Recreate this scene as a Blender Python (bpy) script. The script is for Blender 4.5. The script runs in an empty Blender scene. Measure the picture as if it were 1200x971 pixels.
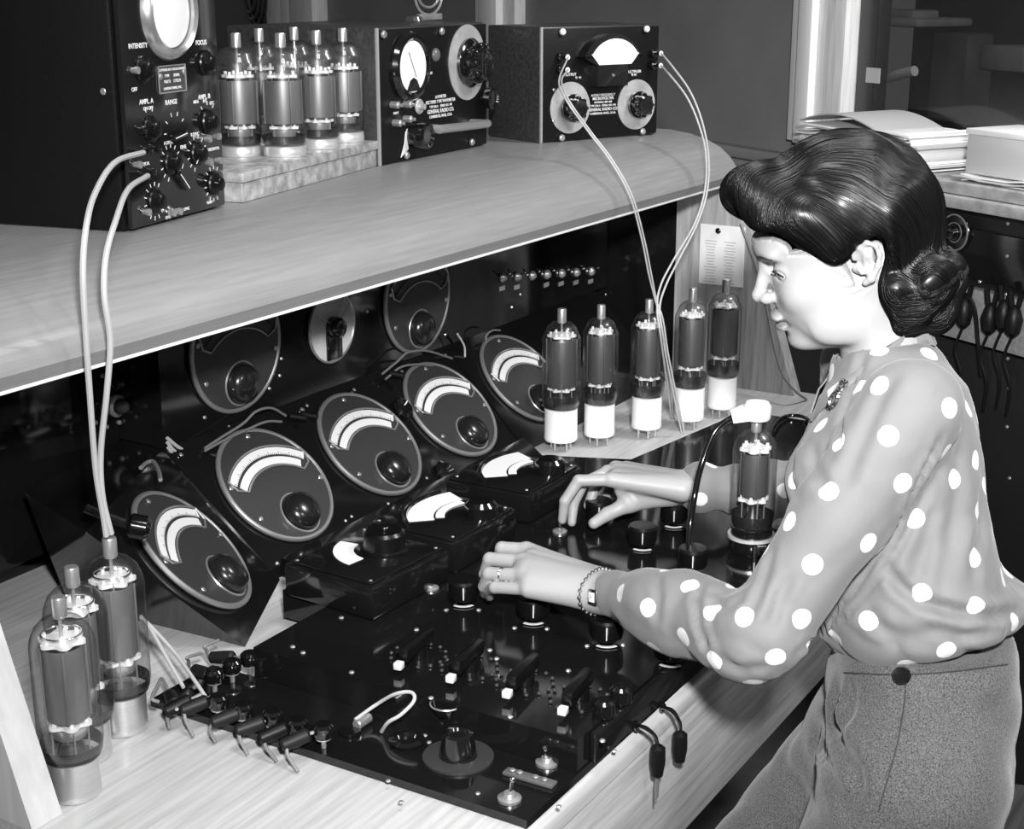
import bpy, bmesh, math, random
import numpy as np
from mathutils import Vector, Matrix
from mathutils.bvhtree import BVHTree
random.seed(7); rng = np.random.default_rng(5)
PI = math.pi
S = bpy.context.scene
COL = S.collection
# ------------------------------------------------------------------ camera model (1200 x 971)
FPX = 1767.0
PITCH = math.atan(515/FPX); AZ = math.radians(31.1)
F0 = np.array([math.cos(AZ), math.sin(AZ), 0]); RT = np.array([math.sin(AZ), -math.cos(AZ), 0])
FW = F0*math.cos(PITCH)+np.array([0, 0, -math.sin(PITCH)])
UP = F0*math.sin(PITCH)+np.array([0, 0, math.cos(PITCH)])
CAM = np.array([0, 0, .85])
def ray(x, y): return FW+RT*(x-600)/FPX+UP*(485.5-y)/FPX
def at_z(x, y, h): d = ray(x, y); return CAM+d*((h-CAM[2])/d[2])
def at_y(x, y, Y): d = ray(x, y); return CAM+d*((Y-CAM[1])/d[1])
def at_x(x, y, X): d = ray(x, y); return CAM+d*((X-CAM[0])/d[0])
def at_w(x, y, w): return CAM+ray(x, y)*w
def at_pl(x, y, P0, n): d = ray(x, y); return CAM+d*(((np.array(P0)-CAM)@n)/(d@n))
cd = bpy.data.cameras.new('camera'); cam = bpy.data.objects.new('camera', cd); COL.objects.link(cam)
cd.sensor_width = 36; cd.lens = 36*FPX/1200; cd.clip_start = .02
mw = Matrix(((RT[0], UP[0], -FW[0], CAM[0]), (RT[1], UP[1], -FW[1], CAM[1]), (RT[2], UP[2], -FW[2], CAM[2]), (0, 0, 0, 1)))
cam.matrix_world = mw; S.camera = cam
# ------------------------------------------------------------------ materials
MATS = {}
def mat(name, col, rough=.5, metal=0., coat=0., noise=None, bump=None, spec=.5, emit=0, sheen=0):
    if name in MATS: return MATS[name]
    m = bpy.data.materials.new(name); m.use_nodes = True; nt = m.node_tree; b = nt.nodes['Principled BSDF']
    b.inputs['Base Color'].default_value = (col, col, col, 1); b.inputs['Roughness'].default_value = rough
    b.inputs['Metallic'].default_value = metal; b.inputs['Coat Weight'].default_value = coat
    b.inputs['Coat Roughness'].default_value = .08
    b.inputs['Specular IOR Level'].default_value = spec; b.inputs['Sheen Weight'].default_value = sheen
    if emit: b.inputs['Emission Color'].default_value = (1, 1, 1, 1); b.inputs['Emission Strength'].default_value = emit
    tc = nt.nodes.new('ShaderNodeTexCoord')
    if noise:   # (scale, amount, (sx,sy,sz), detail)
        mp = nt.nodes.new('ShaderNodeMapping'); mp.inputs['Scale'].default_value = noise[2]
        nz = nt.nodes.new('ShaderNodeTexNoise'); nz.inputs['Scale'].default_value = noise[0]; nz.inputs['Detail'].default_value = noise[3]
        rp = nt.nodes.new('ShaderNodeMapRange'); rp.inputs['From Min'].default_value = .3; rp.inputs['From Max'].default_value = .7
        rp.inputs['To Min'].default_value = max(0, col*(1-noise[1])); rp.inputs['To Max'].default_value = min(1, col*(1+noise[1]))
        nt.links.new(tc.outputs['Object'], mp.inputs[0]); nt.links.new(mp.outputs[0], nz.inputs['Vector'])
        nt.links.new(nz.outputs['Fac'], rp.inputs['Value']); nt.links.new(rp.outputs[0], b.inputs['Base Color'])
    if bump:    # (scale, strength, (sx,sy,sz), distance)
        mp = nt.nodes.new('ShaderNodeMapping'); mp.inputs['Scale'].default_value = bump[2]
        nz = nt.nodes.new('ShaderNodeTexNoise'); nz.inputs['Scale'].default_value = bump[0]; nz.inputs['Detail'].default_value = 4
        bp = nt.nodes.new('ShaderNodeBump'); bp.inputs['Strength'].default_value = bump[1]; bp.inputs['Distance'].default_value = bump[3]
        nt.links.new(tc.outputs['Object'], mp.inputs[0]); nt.links.new(mp.outputs[0], nz.inputs['Vector'])
        nt.links.new(nz.outputs['Fac'], bp.inputs['Height']); nt.links.new(bp.outputs[0], b.inputs['Normal'])
    MATS[name] = m; return m
def thin_glass(name, tint, rough=.02, refl=.09, edge=.5, edgecol=.45):
    """thin blown glass wall: transparent, with a Fresnel-like gloss and greyer where seen edge-on"""
    m = bpy.data.materials.new(name); m.use_nodes = True; nt = m.node_tree; nt.nodes.clear()
    o = nt.nodes.new('ShaderNodeOutputMaterial'); tr = nt.nodes.new('ShaderNodeBsdfTransparent'); gl = nt.nodes.new('ShaderNodeBsdfGlossy')
    gl.inputs['Roughness'].default_value = rough
    df = nt.nodes.new('ShaderNodeBsdfGlossy'); df.inputs['Roughness'].default_value = .38; df.inputs['Color'].default_value = (.9, .9, .9, 1); mg = nt.nodes.new('ShaderNodeMixShader'); mg.inputs[0].default_value = .55
    lw = nt.nodes.new('ShaderNodeLayerWeight'); lw.inputs['Blend'].default_value = .35
    mr = nt.nodes.new('ShaderNodeMapRange'); mr.inputs['To Min'].default_value = refl; mr.inputs['To Max'].default_value = edge
    pw = nt.nodes.new('ShaderNodeMath'); pw.operation = 'POWER'; pw.inputs[1].default_value = 2.2
    mc = nt.nodes.new('ShaderNodeMix'); mc.data_type = 'RGBA'
    mc.inputs[6].default_value = (tint, tint, tint, 1); mc.inputs[7].default_value = (edgecol,)*3+(1,)
    mx = nt.nodes.new('ShaderNodeMixShader')
    L = nt.links.new
    L(lw.outputs['Facing'], pw.inputs[0]); L(pw.outputs[0], mr.inputs['Value']); L(mr.outputs[0], mx.inputs[0])
    L(pw.outputs[0], mc.inputs[0]); L(mc.outputs[2], tr.inputs[0])
    L(gl.outputs[0], mg.inputs[1]); L(df.outputs[0], mg.inputs[2]); L(tr.outputs[0], mx.inputs[1]); L(mg.outputs[0], mx.inputs[2]); L(mx.outputs[0], o.inputs[0])
    MATS[name] = m; return m
def wood(name, col, amt=.25, sc=6., axis='x', rough=.45, coat=.15):
    st = {'x': (1.2, 22, 22), 'y': (22, 1.2, 22), 'z': (22, 22, 1.2)}[axis]
    return mat(name, col, rough, 0, coat, noise=(sc, amt, st, 9), bump=(sc*2.5, .12, st, .002))
oak = wood('bench_oak', .48, .16); oak_z = wood('oak_upright', .40, .3, axis='z'); oak_shelf = wood('shelf_oak', .24, .10, sc=7, rough=.42, coat=.08)
oak_dark = wood('fascia_oak', .40, .25)
blk = mat('black_enamel', .008, .13, 0, .6, spec=.6, bump=(60, .02, (1, 1, 1), .0006))
blk_top = mat('black_bakelite_panel', .007, .09, 0, .35, bump=(35, .02, (1, 1, 1), .0006), spec=.45)
crackle = mat('black_crackle', .005, .42, 0, 0, spec=.25, bump=(420, .5, (1, 1, 1), .0006))
dark_wood = wood('dark_wood', .035, .4, axis='x', rough=.4)
bake = mat('bakelite', .006, .16, 0, .8)
knobm = mat('knob_black', .006, .12, 0, 1)
dialpl = mat('dial_plate', .036, .38, 0, .2, noise=(500, .25, (1, 1, 1), 2))
chrome = mat('chrome', .75, .16, 1)
nickel = mat('nickel', .62, .30, .78)
alu = mat('spun_aluminium', .52, .36, .4, noise=(30, .15, (1, 1, 1), 3))
basemetal = mat('tube_base_metal', .72, .33, .85, noise=(30, .06, (1, 1, 30), 3))
white = mat('white_scale', .85, .5)
paintw = mat('white_lettering', .75, .6)
ceram = mat('white_ceramic', .85, .3, 0, .2)
graph = mat('anode_carbon', .17, .45, .3, noise=(40, .2, (1, 1, .2), 3))
graph_d = mat('anode_dark', .07, .45, .2)
mica = mat('mica_white', .85, .35, 0, .3)
darkgl = mat('getter_dark', .01, .08, 0, .5)
skin = None
rubber = mat('black_rubber', .005, .42, 0, 0, spec=.25)
wirew = mat('pale_cloth_wire', .46, .6)
wireg = mat('grey_wire', .17, .55)
glass = thin_glass('tube_glass', .96, edgecol=.25)
glassd = thin_glass('tube_glass_smoked', .60, edgecol=.12, edge=.6)
glassd2 = thin_glass('tube_glass_blackened', .16, edgecol=.05, edge=.5, refl=.12)
pane = thin_glass('window_pane', .8, refl=.08, edge=.6, edgecol=.3)
paper = mat('paper', .88, .7, noise=(12, .06, (1, 1, 1), 3))
papd = mat('paper_manila', .5, .7)
plaster = mat('painted_board', .24, .6, noise=(3, .15, (1, 1, 1), 4))
trimw = wood('painted_trim', .80, .14, axis='z', rough=.4)
trimx = wood('painted_rail', .42, .14, axis='x', rough=.4)
tinm = mat('tin_tray', .62, .38, .6, noise=(60, .4, (1, 1, 1), 5))
# ------------------------------------------------------------------ mesh builder
def T(x, y, z): return Matrix.Translation((x, y, z))
def frame(o, x, z):
    x = Vector(x).normalized(); z = Vector(z).normalized(); y = z.cross(x).normalized(); x = y.cross(z)
    return Matrix(((x[0], y[0], z[0], o[0]), (x[1], y[1], z[1], o[1]), (x[2], y[2], z[2], o[2]), (0, 0, 0, 1)))
I4 = Matrix.Identity(4)
class MB:
    def __init__(s): s.bm = bmesh.new()
    def box(s, lo, hi, bev=0, M=I4, seg=2):
        c = [(a+b)/2 for a, b in zip(lo, hi)]; d = [abs(b-a) for a, b in zip(lo, hi)]
        r = bmesh.ops.create_cube(s.bm, size=1); vs = r['verts']
        for v in vs: v.co = Vector((v.co[0]*d[0]+c[0], v.co[1]*d[1]+c[1], v.co[2]*d[2]+c[2]))
        if bev > 0:
            es = list({e for v in vs for e in v.link_edges})
            r2 = bmesh.ops.bevel(s.bm, geom=es, offset=min(bev, min(d)*.45), segments=seg, affect='EDGES', profile=.5)
            vs = list({v for f in r2['faces'] for v in f.verts} | {v for v in vs if v.is_valid})
        for v in vs: v.co = M @ v.co
        return s
    def lathe(s, prof, M=I4, seg=32, a0=0, a1=2*PI):
        full = abs(a1-a0-2*PI) < 1e-6; n = seg if full else seg+1
        rings = []
        for r, z in prof:
            if r < 1e-6: rings.append([s.bm.verts.new(M @ Vector((0, 0, z)))])
            else: rings.append([s.bm.verts.new(M @ Vector((r*math.cos(a0+(a1-a0)*i/seg), r*math.sin(a0+(a1-a0)*i/seg), z))) for i in range(n)])
        for A, B in zip(rings, rings[1:]):
            m = seg
            for i in range(m):
                j = (i+1) % len(A) if len(A) > 1 else 0; k = (i+1) % len(B) if len(B) > 1 else 0
                ii = i if len(A) > 1 else 0; kk = i if len(B) > 1 else 0
                q = []
                for v in (A[ii], A[j], B[k], B[kk]):
                    if v not in q: q.append(v)
                if len(q) >= 3:
                    try: s.bm.faces.new(q)
                    except ValueError: pass
        return s
    def cyl(s, r, z0, z1, M=I4, seg=24, bev=0, r2=None):
        r2 = r if r2 is None else r2
        if bev: return s.lathe([(0, z0), (r-bev, z0), (r, z0+bev), (r2, z1-bev), (r2-bev, z1), (0, z1)], M, seg)
        return s.lathe([(0, z0), (r, z0), (r2, z1), (0, z1)], M, seg)
    def ball(s, r, c=(0, 0, 0), M=I4, seg=16, sz=1):
        return s.lathe([(r*math.sin(PI*i/(seg//2)), c[2]-sz*r*math.cos(PI*i/(seg//2))) for i in range(seg//2+1)], M @ T(c[0], c[1], 0), seg)
    def tube(s, pts, r, seg=8, smooth=6, closed=False, M=I4):
        P = [np.array(p, float) for p in pts]; R = r if hasattr(r, '__len__') else [r]*len(P)
        if smooth > 1 and len(P) > 2:
            Q = []; RR = []; n = len(P)
            for i in range(n if closed else n-1):
                p0 = P[(i-1) % n] if (i > 0 or closed) else 2*P[0]-P[1]; p1 = P[i]; p2 = P[(i+1) % n]
                p3 = P[(i+2) % n] if (i+2 < n or closed) else 2*P[-1]-P[-2]
                for k in range(smooth):
                    t = k/smooth
                    Q.append(.5*((2*p1)+(-p0+p2)*t+(2*p0-5*p1+4*p2-p3)*t*t+(-p0+3*p1-3*p2+p3)*t**3)); RR.append(R[i]*(1-t)+R[(i+1) % n]*t)
            if not closed: Q.append(P[-1]); RR.append(R[-1])
            P, R = Q, RR
        n = len(P); rings = []; up = None
        for i in range(n):
            t = P[(i+1) % n]-P[i-1] if closed else P[min(i+1, n-1)]-P[max(i-1, 0)]
            t = t/(np.linalg.norm(t)+1e-12)
            if up is None: up = np.cross(t, [0, 0, 1]) if abs(t[2]) < .9 else np.cross(t, [1, 0, 0])
            up = up-t*(up@t); up /= np.linalg.norm(up)+1e-12; b = np.cross(t, up)
            rings.append([s.bm.verts.new(M @ Vector(P[i]+R[i]*(math.cos(2*PI*k/seg)*up+math.sin(2*PI*k/seg)*b))) for k in range(seg)])
        for i in range(n if closed else n-1):
            A = rings[i]; B = rings[(i+1) % n]
            for k in range(seg): s.bm.faces.new((A[k], A[(k+1) % seg], B[(k+1) % seg], B[k]))
        if not closed: s.bm.faces.new(rings[0][::-1]); s.bm.faces.new(rings[-1])
        return s
    def prism(s, out, z0, z1, M=I4):
        a = [s.bm.verts.new(M @ Vector((x, y, z0))) for x, y in out]; b = [s.bm.verts.new(M @ Vector((x, y, z1))) for x, y in out]
        s.bm.faces.new(a[::-1]); s.bm.faces.new(b); n = len(out)
        for i in range(n): s.bm.faces.new((a[i], a[(i+1) % n], b[(i+1) % n], b[i]))
        return s
    def hull(s, lo, hi):     # two loops of 3-D points joined into a closed solid
        a = [s.bm.verts.new(Vector(p)) for p in lo]; b = [s.bm.verts.new(Vector(p)) for p in hi]
        s.bm.faces.new(a[::-1]); s.bm.faces.new(b); n = len(lo)
        for i in range(n): s.bm.faces.new((a[i], a[(i+1) % n], b[(i+1) % n], b[i]))
        return s
    def torus(s, R, r, M=I4, seg=48, ss=8):
        return s.tube([(R*math.cos(2*PI*i/seg), R*math.sin(2*PI*i/seg), 0) for i in range(seg)], r, ss, 1, True, M)
WM = {}
def wmat(o): return WM.get(o, I4)
def obj(name, mb, m, parent=None, world=True, sharp=35, label=None):
    if isinstance(mb, MB):
        bmesh.ops.recalc_face_normals(mb.bm, faces=mb.bm.faces)
        me = bpy.data.meshes.new(name); mb.bm.to_mesh(me); mb.bm.free()
        me.shade_smooth(); me.set_sharp_from_angle(angle=math.radians(sharp))
    else: me = mb
    me.name = name; me.materials.clear(); me.materials.append(m)
    o = bpy.data.objects.new(name, me); COL.objects.link(o)
    if parent is not None:
        if world: me.transform(wmat(parent).inverted())
        o.parent = parent; WM[o] = wmat(parent)
    if label: o['label'] = label
    return o
def thing(name, label, cat, loc=(0, 0, 0), rot=None, group=None):
    o = bpy.data.objects.new(name, None); COL.objects.link(o); o.empty_display_size = .02
    M = T(*loc)
    if rot is not None: M = M @ (rot.to_4x4() if not isinstance(rot, (int, float)) else Matrix.Rotation(rot, 4, 'Z'))
    o.matrix_world = M; WM[o] = M.copy(); o['label'] = label; o['category'] = cat
    if group: o['group'] = group
    return o
def tag(o, label, cat, group=None, kind=None):
    o['label'] = label; o['category'] = cat
    if group: o['group'] = group
    if kind: o['kind'] = kind
    return o
def struct(name, mb, m): o = obj(name, mb, m); o['kind'] = 'structure'; return o
def dup(root, loc, rotz, label, group=None):
    r = root.copy(); COL.objects.link(r); M = T(*loc) @ Matrix.Rotation(rotz, 4, 'Z'); r.matrix_world = M; WM[r] = M; r['label'] = label
    if group: r['group'] = group
    def rec(a, b):
        for ch in a.children:
            c = ch.copy(); COL.objects.link(c); c.parent = b; rec(ch, c)
    rec(root, r); return r
def text(name, s, size, M, m, parent, align='CENTER', ext=.0002):
    cu = bpy.data.curves.new(name, 'FONT'); cu.body = s; cu.size = size; cu.align_x = align; cu.align_y = 'CENTER'; cu.extrude = ext; cu.space_line = .85
    cu.offset = size*.012
    o = bpy.data.objects.new(name, cu); COL.objects.link(o)
    dg = bpy.context.evaluated_depsgraph_get(); me = bpy.data.meshes.new_from_object(o.evaluated_get(dg)); bpy.data.objects.remove(o); bpy.data.curves.remove(cu)
    me.transform(M); return obj(name, me, m, parent)
def joinmb(*fs):
    b = MB()
    for f in fs: f(b)
    return b
# ================================================================== SETTING
FZ = -.90
struct('floor', MB().box((-3, -4, FZ-.05), (9, 9, FZ)), mat('floor_linoleum', .10, .35, noise=(4, .3, (1, 1, 1), 5)))
W0 = at_z(830, 167, .45); W1 = at_z(1200, 225, .45)
wx = (W1-W0); wx[2] = 0; wx /= np.linalg.norm(wx); wn = np.array([wx[1], -wx[0], 0.])
if wn @ (CAM-W0) < 0: wn = -wn
WF = frame(W0*np.array([1, 1, 0]), wx, wn)     # local x along partition to the right, y up, z out of the wall
if (WF @ Vector((0, 1, 0)) - WF @ Vector((0, 0, 0)))[2] < 0: WF = frame(W0*np.array([1, 1, 0]), wx, -wn)
WFi = WF.inverted()
zo = 1 if (WFi.to_3x3() @ Vector(wn))[2] > 0 else -1
def wu(x, y=100): return (WFi @ Vector(at_pl(x, y, W0-wn*.22, wn)))[0]
def wv(x, y): p = WFi @ Vector(at_pl(x, y, W0-wn*.23, wn)); return p[0], p[1]
WOFF = -.23
def wbox(mb, u0, u1, v0, v1, d0, d1, bev=.003, off=None):
    d0, d1 = d0+(WOFF if off is None else off), d1+(WOFF if off is None else off); return mb.box((u0, v0, min(zo*d0, zo*d1)), (u1, v1, max(zo*d0, zo*d1)), bev, WF)
TOP = 1.75
ul0 = (WFi @ Vector(at_pl(935, 185, W0, wn)))[0]
uL, uR = wu(1015)-9., wu(1200)+1.2
struct('wall_back', joinmb(lambda b: wbox(b, uL, wu(1012), FZ, TOP, -.05, -.02, 0)), plaster)
struct('wall_lower', joinmb(lambda b: wbox(b, wu(1012), uR, FZ, .41, -.45, -.42, 0, 0)), mat('dark_wall', .02, .4))
n = 1
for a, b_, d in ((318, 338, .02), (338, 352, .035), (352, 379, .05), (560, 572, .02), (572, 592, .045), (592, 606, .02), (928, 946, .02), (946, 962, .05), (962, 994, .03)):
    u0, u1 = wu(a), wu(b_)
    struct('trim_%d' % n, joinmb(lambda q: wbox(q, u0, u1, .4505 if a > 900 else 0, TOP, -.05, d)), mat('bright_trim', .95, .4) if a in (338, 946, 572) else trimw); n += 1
struct('trim_%d' % n, joinmb(lambda q: (wbox(q, uL, ul0, wv(870, 196)[1], wv(870, 186)[1], -.0199, .03), wbox(q, uL, ul0, wv(870, 185)[1], wv(870, 172)[1], -.0199, .012))), mat('dark_rail', .2, .4)); n += 1
# window on the right: frame, pane, dim room behind
struct('window_1', joinmb(lambda q: (wbox(q, wu(994)+.0005, wu(1017)-.0005, .4505, TOP, -.05, -.012), wbox(q, wu(1017), uR, .451, .47, -.02, .0), wbox(q, wu(1017), uR, 1.5, TOP, -.02, .01), wbox(q, uR-.05, uR, .471, 1.499, -.02, 0))), mat('window_frame', .05, .4))
o = obj('window_pane', joinmb(lambda q: wbox(q, wu(1016), uR-.04, .46, 1.52, -.014, -.008, 0)), pane); o['kind'] = 'structure'
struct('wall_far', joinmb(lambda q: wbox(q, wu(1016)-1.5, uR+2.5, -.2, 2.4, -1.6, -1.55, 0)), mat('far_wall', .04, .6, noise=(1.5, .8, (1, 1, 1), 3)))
# dark pane at the far left; its coil is a modelled reflection
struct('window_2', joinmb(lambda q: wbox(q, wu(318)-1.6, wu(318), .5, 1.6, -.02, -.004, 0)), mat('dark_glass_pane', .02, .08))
# window sill carrying the papers
sill = obj('window_sill', joinmb(lambda q: (wbox(q, ul0, uR, .40, .425, -.229, .03, .006, 0), wbox(q, ul0, uR, .426, .45, -.229, .012, .004, 0))), wood('sill_wood', .38, .25, axis='x', sc=2)); sill['kind'] = 'structure'
# ================================================================== BENCH
bench = thing('work_bench', 'long pale oak laboratory bench with rounded front edge and deep front board', 'bench', (1.9, 1.2, FZ))
XL, XR = .922, 2.96
m = MB(); prof = []
R = .018
prof = [(.693+R-R*math.cos(t), -R+R*math.sin(t)) for t in np.linspace(0, PI/2, 7)]
prof = [(.693, -.03)]+prof+[(1.74, 0), (1.74, -.03)]
YZ = Matrix(((0, 0, 1, 0), (1, 0, 0, 0), (0, 1, 0, 0), (0, 0, 0, 1)))
m.prism(prof, XL+.0, 2.70, YZ)
obj('worktop', m, oak, bench)
obj('worktop_end', MB().prism([(2.7002, .711), (2.96, 1.03), (2.96, 1.74), (2.7002, 1.74)], -.03, 0), oak, bench)
obj('front_board', MB().box((XL, .696, -.21), (2.70, .72, -.0302), .003), oak_dark, bench)
obj('side_board', MB().box((XL, .72, -.21), (XL+.025, 1.74, -.0302), .002), oak_dark, bench)
obj('side_board', MB().prism([(2.68, .7202), (2.70, .7202), (2.96, 1.04), (2.94, 1.045)], -.21, -.0302), oak_dark, bench)
for x in (1.0, 2.60):
    for y in (.80, 1.66): obj('leg', MB().box((x-.03, y-.03, FZ), (x+.03, y+.03, -.0303), .004), oak_dark, bench)
obj('back_board', MB().box((XL, 1.715, -.6), (XR, 1.735, -.0303), 0), oak_dark, bench)
def endboard(x0, x1, yb, zt=.44):
    return MB().prism([(yb, .0003), (yb+.333*zt, zt), (1.74 if x0 < 2 else 1.352, zt), (1.74 if x0 < 2 else 1.352, .0003)], x0, x1, YZ)
e = endboard(.922, .9625, 1.135)
obj('end_panel', e, wood('oak_end', .58, .10, axis='z', sc=3), bench)
e = endboard(2.92, 2.96, 1.07, .45); obj('end_panel', e, oak_z, bench)
obj('end_panel', MB().box((2.962, 1.36, .0003), (2.98, 1.74, .5), 0), blk, bench)  # black board added to darken the open gap past the oak panel
# ================================================================== ROLL-FRONT SHELF
sh = thing('instrument_shelf', 'pale oak shelf with a rolled curved front edge overhanging the console', 'shelf', (1.9, 1.5, .44))
out = [(1.2, .446), (1.193, .462), (1.197, .48), (1.21, .497), (1.232, .515), (1.262, .529), (1.30, .539), (1.345, .545), (1.82, .545)]
inn = [(1.82, .53), (1.35, .53), (1.305, .524), (1.27, .515), (1.243, .503), (1.223, .488), (1.211, .474), (1.208, .46), (1.212, .446)]
obj('shelf_top', MB().prism(out+inn, .5, 2.86, YZ), oak_shelf, sh, sharp=25)
obj('lower_edge_strip', MB().box((.5, 1.199, .442), (2.86, 1.2125, .4459), .001), mat('lit_edge', .75, .35), sh)  # lip edge coloured pale to show it catching the light
obj('shelf_end', MB().prism(inn+[(1.82, .49), (1.30, .49), (1.213, .4462)][:0]+[(1.215, .447)], 2.845, 2.8599, YZ), oak_shelf, sh)
obj('shelf_back', MB().box((.5, 1.80, .0), (2.86, 1.82, .5299), 0), mat('black_back', .01, .5), sh)
# ================================================================== CONSOLE
con = thing('test_console', 'glossy black laboratory test console with round tuning dials, knobs and switches', 'console', (1.9, 1.2, 0))
def P3(x, y, z=0): return (x, y, z)
E1 = .0004
m = MB().prism([(1.19, .70), (2.6, .70), (2.6, 1.04), (1.462, 1.155), (1.302, 1.16), (1.30, 1.228), (1.19, 1.228)], E1, .010)
obj('base_panel', m, blk_top, con)
obj('switch_deck', MB().prism([(1.302, .702), (2.6, .702), (2.6, 1.05), (2.22, 1.10), (2.16, 1.245), (1.462, 1.245), (1.462, 1.16), (1.302, 1.16)], .0104, .05), blk_top, con)
obj('filler_panel', MB().prism([(1.575, 1.2455), (2.19, 1.2455), (2.29, 1.3555), (1.592, 1.3555)], E1, .03), blk_top, con)
obj('front_rail', MB().box((1.33, .6935, .0102), (2.6, .7018, .047), .002), blk, con)
# sloped panel, wing and upright panel
obj('sloping_panel', MB().hull([(1.583, 1.356, E1), (2.297, 1.356, E1), (2.297, 1.62, E1), (1.583, 1.62, E1)], [(1.55, 1.535, .179), (2.297, 1.535, .179), (2.297, 1.62, .179), (1.55, 1.62, .179)]), blk_top, con)
obj('sloping_panel', MB().hull([(2.303, 1.356, E1), (2.9, 1.356, E1), (2.9, 1.62, E1), (2.303, 1.62, E1)], [(2.303, 1.535, .179), (2.9, 1.535, .179), (2.9, 1.62, .179), (2.303, 1.62, .179)]), blk_top, con)
obj('wing_panel', MB().hull([(1.378, 1.242, E1), (1.581, 1.3505, E1), (1.56, 1.62, E1), (1.36, 1.55, E1)], [(1.245, 1.376, .179), (1.548, 1.535, .179), (1.548, 1.62, .179), (1.31, 1.56, .179)]), blk_top, con)
obj('upright_panel', MB().box((1.552, 1.5355, .1794), (2.955, 1.56, .5295)), blk_top, con)
obj('upright_side', MB().box((1.552, 1.5605, .18), (1.56, 1.68, .5295)), blk, con)
obj('lamp_box', MB().box((1.28, 1.62, .05), (1.548, 1.689, .36), .004), blk_top, con)
obj('rear_panel', MB().box((.972, 1.690, E1), (1.56, 1.70, .5295)), blk_top, con)
for k, (a, b) in enumerate((((1.60, 1.37, .014), (2.28, 1.37, .014)), ((1.57, 1.52, .166), (2.28, 1.52, .166)))):
    for i in range(6):
        x = a[0]+(b[0]-a[0])*i/5; obj('screw', MB().ball(.0035, (0, 0, 0), frame((x, a[1], a[2]+.0015), (1, 0, 0), (0, -.7, .7)), 10, .5), nickel, con)
knobd = mat('knob_satin', .004, .30, 0, .1, spec=.35)
jring = mat('jewel_ring', .55, .42, .5)
knobd2 = mat('knob_dome', .012, .24, 0, .3)
# ---- big tuning dials
def big_dial(M, lit=True):
    d = obj('tuning_dial', MB().cyl(.1, .0005, .007, M, 64, .002), dialpl, con)
    obj('rim', MB().torus(.1, .0042, M @ T(0, 0, .0045), 64, 10), mat('rim_nickel', .42, .36, .7), d)
    # scale window: curved slot around the knob centre
    cx, cy = .004, -.072
    def arc(r0, r1, z0, z1, a0=50, a1=130, cap=0):
        q = MB(); pts = []
        for t in np.linspace(a0, a1, 24): pts.append((cx+r1*math.cos(math.radians(t)), cy+r1*math.sin(math.radians(t))))
        for t in np.linspace(a1, a0, 24): pts.append((cx+r0*math.cos(math.radians(t)), cy+r0*math.sin(math.radians(t))))
        lo = [M @ Vector((x, y, z0)) for x, y in pts]; hi = [M @ Vector((x, y, z1)) for x, y in pts]
        # quads strip for clean shading
        vlo = [q.bm.verts.new(v) for v in lo]; vhi = [q.bm.verts.new(v) for v in hi]; n = len(pts)
        for i in range(n): j = (i+1) % n; q.bm.faces.new((vlo[i], vlo[j], vhi[j], vhi[i]))
        for i in range(23): q.bm.faces.new((vhi[i], vhi[i+1], vhi[n-2-i], vhi[n-1-i])); q.bm.faces.new((vlo[i+1], vlo[i], vlo[n-1-i], vlo[n-2-i]))
        return q
    sc = white if lit else mat('shaded_scale', .03, .4)  # upper dials' scales coloured dark for the shelf's shade
    obj('scale_window', arc(.1205, .1335, .0072, .0084, 49, 131), sc, d)
    obj('scale_window', arc(.103, .1160, .0072, .0084, 52, 131), sc, d)
    def loop(r0, r1, a0, a1):
        pts = [(cx+r1*math.cos(math.radians(t)), cy+r1*math.sin(math.radians(t)), .0088) for t in np.linspace(a0, a1, 20)]
        mid = (r0+r1)/2
        pts += [(cx+mid*math.cos(math.radians(a1+4)), cy+mid*math.sin(math.radians(a1+4)), .0088)]
        pts += [(cx+r0*math.cos(math.radians(t)), cy+r0*math.sin(math.radians(t)), .0088) for t in np.linspace(a1, a0, 20)]
        pts += [(cx+mid*math.cos(math.radians(a0-4)), cy+mid*math.sin(math.radians(a0-4)), .0088)]
        return MB().tube(pts, .0016, 6, 1, True, M)
    obj('window_bezel', loop(.1000, .1365, 49, 131), nickel, d)
    tk = MB()
    for i in range(41):
        t = math.radians(52+78*i/40); l = .006 if i % 5 == 0 else .003
        for r in ((.1195),):
            tk.box((-.0003, 0, .0084), (.0003, l, .0087), 0, M @ T(cx, cy, 0) @ Matrix.Rotation(t-PI/2, 4, 'Z') @ T(0, r, 0))
    obj('scale_marks', tk, bake, d)
    kn = obj('knob', MB().lathe([(.031, .007), (.031, .016), (.027, .024), (.018, .029), (.008, .031), (0, .0315)], M @ T(.003, -.058, 0), 40), knobd2, d)
    obj('knob_ring', MB().torus(.0345, .0016, M @ T(.003, -.058, .0075), 40, 6), nickel, d)
    for x, y in ((.0097, .088), (.088, -.02), (-.075, -.042), (-.088, .02)):
        obj('screw', MB().cyl(.0042, .007, .0095, M @ T(x, y, 0), 12, .001), nickel, d)
    return d
s2 = math.sqrt(.5)
for X, Y in ((1.695, 1.4505), (1.94, 1.4505), (2.185, 1.4505), (2.44, 1.4505)):
    big_dial(frame((X, Y, Y-1.356), (1, 0, 0), (0, -s2, s2)))
wnm = np.array([math.cos(math.radians(-62))*s2, math.sin(math.radians(-62))*s2, s2]); wxd = (math.cos(math.radians(28)), math.sin(math.radians(28)), 0)
pc = at_pl(223, 646, (1.378, 1.242, 0), wnm)
big_dial(frame(pc+wnm*.0005, wxd, wnm))
big_dial(frame((1.715, 1.535, .300), (1, 0, 0), (0, -1, 0)), False); big_dial(frame((2.206, 1.535, .290), (1, 0, 0), (0, -1, 0)), False)
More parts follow.
